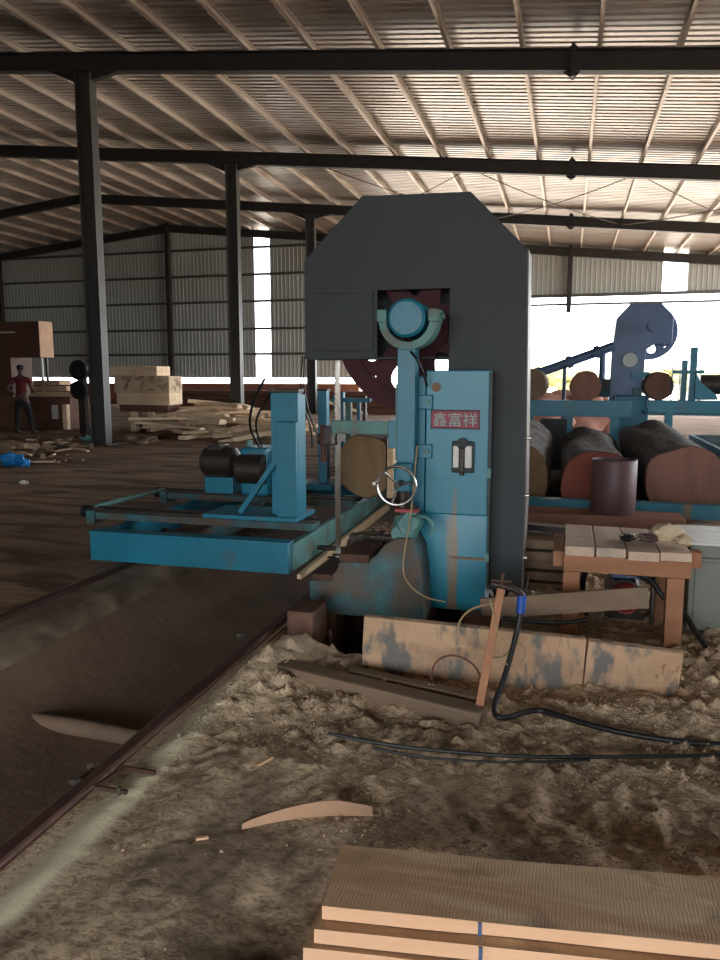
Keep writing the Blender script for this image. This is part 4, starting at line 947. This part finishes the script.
# block stack
Yk = 18.
def K(px, py): q = W(px, py, Y=Yk); return q
layers = [(110,166,366,376,'pale','topmost pale cant of the stacked block right of the column'),(114,178,376,393,'slab','wide weathered grey middle cant of the stacked block'),(116,178,392,405,'pale','lowest pale cant of the stacked block right of the column')]
for i, (xa, xb, ya, yb_, mm, lab) in enumerate(layers):
    a, b = K(xa, yb_), K(xb, ya); b.x -= .28
    mb = MB(); y0 = Yk+.02*i
    top = b.z; bot = a.z+.004
    if i == 0: pass
    mb.prism([(a.x,y0),(b.x,y0),(b.x-.05,y0+.8),(a.x-.15,y0+.8)], 'z', bot, top)
    single(mb, 'timber_cant', mm, lab, 'timber', 'stacked cants on trestles', bevel=.02)
zb = K(116,405).z
tr = thing('timber_trestle', 'low timber trestle carrying the stacked block, right of the nearest column', 'trestle', (K(140,410).x, Yk+.4, 0))
MB().box(K(118,410).x, K(166,410).x, Yk+.1, Yk+.7, zb-.18, zb-.0).build('top_beam', 'brown', tr)
for px_ in (132,149): q = K(px_,415); MB().box(q.x-.08,q.x+.08,Yk+.05,Yk+.2,0,zb-.18).build('leg', 'pale', tr)
for px_ in (124,160): q = K(px_,415); MB().box(q.x-.12,q.x+.12,Yk+.5,Yk+.7,0,zb-.18).build('leg', 'brown', tr)
# heap of slabs: each one its own
def flitch(L, w, t_, bow, name, m, label, loc, rz, rx, group):
    n = 8; mb = MB(); vs = []
    for i in range(n+1):
        s_ = i/n-.5; z = bow*(1-4*s_*s_); yb_ = bow*.6*math.sin(PI*(s_+.5))
        ww = w*(.85+.15*math.cos(s_*7+bow*40))
        vs += [(s_*L, yb_-ww/2, z), (s_*L, yb_+ww/2, z), (s_*L, yb_+ww*.3, z+t_), (s_*L, yb_-ww*.3, z+t_)]
    mb._add(vs, [(i*4+q, i*4+(q+1)%4, (i+1)*4+(q+1)%4, (i+1)*4+q) for i in range(n) for q in range(4)]+[(0,1,2,3),(n*4+3,n*4+2,n*4+1,n*4)])
    o = mb.build(name, m, smooth=50); o.location = loc; o.rotation_euler = (0, rx, rz); return tag(o, label, 'wood slab', group)
random.seed(11)
for i in range(68):
    u = random.random(); y = 16.2+random.random()*4.2; x = W(165+u*120, 425, Y=y).x
    hgt = max(0, .75*(1-abs(u-.42)*1.7))*random.random()
    flitch(random.uniform(1.2,2.8), random.uniform(.14,.34), random.uniform(.05,.12), random.uniform(0,.1), 'wood_slab', random.choice(['slab','pale','pale']),
           'pale slab offcut in the loose heap between the first two steel columns', (x, y, .03+hgt), random.gauss(.15,.5), random.gauss(0,.06), 'loose slabs heaped between the columns')
for (pa, pb, w, lab, mm) in (((182,438),(243,426),.22,'long pale plank lying in front of the slab heap, its near end pointing left','pale'),((215,428),(262,424),.2,'long pale plank lying just behind the front plank of the heap','slab'),((145,436),(185,430),.3,'thick brown slab at the left front of the slab heap','brown'),((150,430),(178,424),.2,'short pale slab behind the thick brown slab','pale')):
    a = W(*pa, Z=.06); b = W(*pb, Z=.1)
    single(MB().bar(a, b, w, .1), 'loose_plank', mm, lab, 'plank', bevel=.02)
# long brown timbers against the back wall
k = 0
for row in range(4):
    for j in range(2):
        single(MB().box(-17.5+row*.15+j*6.4, -11.4+row*.1+j*6.0, 29.6+row*.05, 30.6, .02+row*.22, .22+row*.22), 'long_timber', 'brown', 'long brown timber, layer %s from the floor, %s stack by the back wall' % (['one','two','three','four'][row], ['left','right'][j]), 'timber', 'long brown timbers stacked before the back wall', bevel=.01)
for k,(px,py,s_,lab) in enumerate(((8,440,.7,'leftmost brown heap of chips on the floor before the brown bandsaw'),(36,438,.5,'brown heap of chips in front of the person'),(58,432,.5,'brown heap of chips left of the nearest column'),(76,436,.4,'small brown heap of chips just left of the nearest column foot'),(136,430,.7,'brown heap of chips right of the nearest column'),(268,412,.8,'tan heap of chips beside the second column foot'))):
    p = W(px, py+12, Z=0)
    mb = MB().blob((p.x,p.y,0),(s_*.8,s_*.5,s_*.22),4,.5,k+60)
    single(mb, 'chip_heap', 'slab' if k == 5 else 'dirt2' if False else 'oldwood', lab, 'heap', 'heaps of chips on the floor', base=(p.x,p.y,0), smooth=30)
random.seed(5)
for i in range(34):
    px = random.uniform(0,78); py = random.uniform(432,458); p = W(px,py,Z=.12)
    flitch(random.uniform(.3,.9), random.uniform(.06,.16), .03, random.uniform(0,.05), 'bark_scrap', random.choice(['oldwood','slab','brown']), 'curled bark or wood scrap strewn on the floor at the left edge', (p.x,p.y,p.z-.1), random.uniform(-.8,.8), random.gauss(0,.15), 'scraps strewn at the left edge')
p = W(12, 463, Z=.05)
t = thing('blue_bag', 'bright blue plastic bag lying on the floor at the left edge', 'bag', (p.x,p.y,0))
MB().blob((p.x-.0,p.y,.10),(.22,.14,.11),3,.4,3).build('bag_body', 'bagblue', t, smooth=80); MB().blob((p.x+.26,p.y,.05),(.10,.08,.06),3,.4,8).build('bag_neck', 'bagblue', t, smooth=80)
p = W(24, 484, Z=.0); single(MB().blob((p.x,p.y,.02),(.07,.05,.03),2,.3,3), 'white_scrap', 'white', 'tiny white scrap on the bare dirt floor near the left edge', 'scrap')
p = W(88, 442, Z=0.); single(MB().blob((p.x,p.y,.06),(.16,.12,.08),2,.4,3), 'green_sack', 'green', 'small green sack on the floor beside the nearest column', 'sack')
# ------------------------------------------------------------------ the person
def skin_obj(name, pts, edges, m, parent, root=0, sub=2):
    """pts: (x,y,z,r) relative to parent"""
    me = bpy.data.meshes.new(name); me.from_pydata([p[:3] for p in pts], edges, []); me.materials.append(M[m])
    o = bpy.data.objects.new(name, me); COL.objects.link(o); o.parent = parent
    md = o.modifiers.new('skin', 'SKIN'); md.use_smooth_shade = True
    for i, p in enumerate(pts):
        r = p[3]; me.skin_vertices[0].data[i].radius = r if isinstance(r, tuple) else (r, r); me.skin_vertices[0].data[i].use_root = (i == root)
    sb = o.modifiers.new('sub', 'SUBSURF'); sb.levels = sub; sb.render_levels = sub
    return o
fp = W(24, 433, Z=0)
pe = thing('person', 'person in dark red shirt and black trousers standing at the brown bandsaw', 'person', (fp.x, fp.y, 0), rotz=.25)
# faces +Y (towards the saw); x right
B = [(0,0,.95,(.14,.10)),(0,0,1.12,(.125,.09)),(0,.01,1.32,(.16,.10)),(0,.0,1.44,(.13,.08)),(0,.01,1.53,.05),(0,.02,1.62,(.075,.085)),(0,.02,1.71,(.07,.08)),
     (-.10,0,.88,.09),(-.14,.02,.50,.062),(-.17,-.01,.10,.042),(-.18,.10,.035,.035),(.10,0,.88,.09),(.17,.03,.50,.062),(.24,-.02,.10,.042),(.26,.10,.035,.035),
     (-.19,0,1.41,.055),(-.36,-.06,1.17,.042),(-.22,.08,1.02,.032),(.19,0,1.41,.055),(.27,.05,1.14,.042),(.16,.28,1.10,.032)]
E_ = [(0,1),(1,2),(2,3),(3,4),(4,5),(5,6),(0,7),(7,8),(8,9),(9,10),(0,11),(11,12),(12,13),(13,14),(3,15),(15,16),(16,17),(3,18),(18,19),(19,20)]
body = skin_obj('body', B, E_, 'skin', pe)
sh = [(0,0,.98,(.155,.115)),(0,0,1.12,(.145,.105)),(0,.01,1.32,(.178,.115)),(0,0,1.43,(.145,.09)),(0,.01,1.49,.07),(-.2,0,1.42,.07),(-.29,-.03,1.28,.062),(.2,0,1.42,.07),(.24,.03,1.28,.062)]
skin_obj('shirt', sh, [(0,1),(1,2),(2,3),(3,4),(3,5),(5,6),(3,7),(7,8)], 'shirt', pe)
trs = [(0,0,.98,(.158,.118)),(0,0,.9,(.155,.12)),(-.10,0,.84,.105),(-.14,.02,.50,.08),(-.17,-.01,.12,.062),(.10,0,.84,.105),(.17,.03,.50,.08),(.24,-.02,.12,.062)]
skin_obj('trousers', trs, [(0,1),(1,2),(2,3),(3,4),(1,5),(5,6),(6,7)], 'trouser', pe)
def local(mb, name, m, parent):
    o = mb.build(name, m, None, smooth=80); o.parent = parent; return o
local(MB().blob((0,.005,1.72),(.092,.10,.075),3,.06,1), 'hair', 'hair', pe)
for sx in (-1,1):
    local(MB().blob((sx*.083,.02,1.655),(.012,.02,.03),2,.05,1), 'ear', 'skin', pe)
    local(MB().blob((sx*.03,.10,1.67),(.012,.008,.008),2,0,1), 'eye', 'white', pe)
local(MB().blob((0,.118,1.645),(.014,.018,.022),2,.0,1), 'nose', 'skin', pe)
local(MB().blob((0,.108,1.605),(.028,.008,.008),2,.0,1), 'mouth', 'drum', pe)
for (hx, hy, hz, dx, dy, dz, s_) in ((-.22,.08,1.02,.85,.5,-.2,1),(.16,.28,1.10,-.2,.95,-.2,-1)):
    d = Vector((dx,dy,dz)).normalized(); u = d.cross(Vector((0,0,1))).normalized()
    mb = MB(); p0 = Vector((hx,hy,hz)); mb.blob(p0+d*.045,(.04,.04,.028),2,.05,3)
    for k_, (L, o_) in enumerate(((.062,-.03),(.07,-.01),(.066,.01),(.052,.028))): mb.tube([p0+d*.07+u*o_, p0+d*(.07+L*.5)+u*o_*1.1+Vector((0,0,-.008)), p0+d*(.07+L)+u*o_*1.1+Vector((0,0,-.026))], [.010,.009,.007], 6)
    mb.tube([p0+d*.02-u*.03*s_, p0+d*.055-u*.055*s_, p0+d*.085-u*.06*s_+Vector((0,0,-.01))], [.012,.010,.008], 6)
    local(mb, 'hand', 'skin', pe)
for (x_, r_) in ((-.18,.1),(.26,.1)): local(MB().blob((x_,.06,.04),(.05,.14,.04),3,.05,1), 'shoe', 'black', pe)
# ------------------------------------------------------------------ trees and shrubs outside the open back
random.seed(3)
for k in range(7):
    x = 0+k*6.5+random.uniform(-1,1); y = 70+random.uniform(-4,4); h = random.uniform(2.2,3.6)
    t = thing('shrub', 'sunlit yellow green shrub outside beyond the open back of the hall', 'shrub', (x,y,0), 'shrubs outside the hall')
    mb = MB()
    for q in range(18): mb.blob((x+random.uniform(-2.4,2.4),y+random.gauss(0,.6),h*.5+random.uniform(-.9,.6)),(.9,.9,.7),2,.4,q+k*20)
    mb.build('foliage', 'leaf', t)
    MB().cyl((x,y,0),(x,y,h*.4),.12,8).build('stem', 'bark', t)
# ------------------------------------------------------------------ light
w = bpy.data.worlds.new('sky'); S.world = w; w.use_nodes = True; n = w.node_tree.nodes; l = w.node_tree.links
bg = n['Background']; bg.inputs[0].default_value = (.90,.95,1.0,1); bg.inputs[1].default_value = 6.5
sun = bpy.data.lights.new('sun', 'SUN'); sun.energy = 14; sun.angle = math.radians(2); sun.color = (1,.9,.78)
so = bpy.data.objects.new('sun', sun); COL.objects.link(so); so.rotation_euler = Vector((.35,.45,.82)).to_track_quat('Z','Y').to_euler()
def portal(loc, rot, sx, sy):
    a = bpy.data.lights.new('portal', 'AREA'); a.shape = 'RECTANGLE'; a.size = sx; a.size_y = sy; a.cycles.is_portal = True
    o = bpy.data.objects.new('daylight_portal', a); COL.objects.link(o); o.location = loc; o.rotation_euler = rot
portal((2.2,Y4+.3,2.5),(-PI/2,0,0),24,5)          # back opening, shining towards -Y
portal((EXR+.2,21,3),(0,PI/2,0),6,30)             # right side, towards -X
portal((-.25,-9.2,1.9),(PI/2,0,0),9.5,3.8)              # front, towards +Y
S.view_settings.view_transform = 'Standard'; S.view_settings.look = 'None'; S.view_settings.gamma = 1
S.view_settings.use_curve_mapping = False; S.view_settings.exposure = 0.75
S.cycles.max_bounces = 6; S.cycles.diffuse_bounces = 4; S.cycles.glossy_bounces = 3; S.cycles.use_denoising = True
S.cycles.caustics_reflective = False; S.cycles.caustics_refractive = False; S.cycles.sample_clamp_indirect = 8
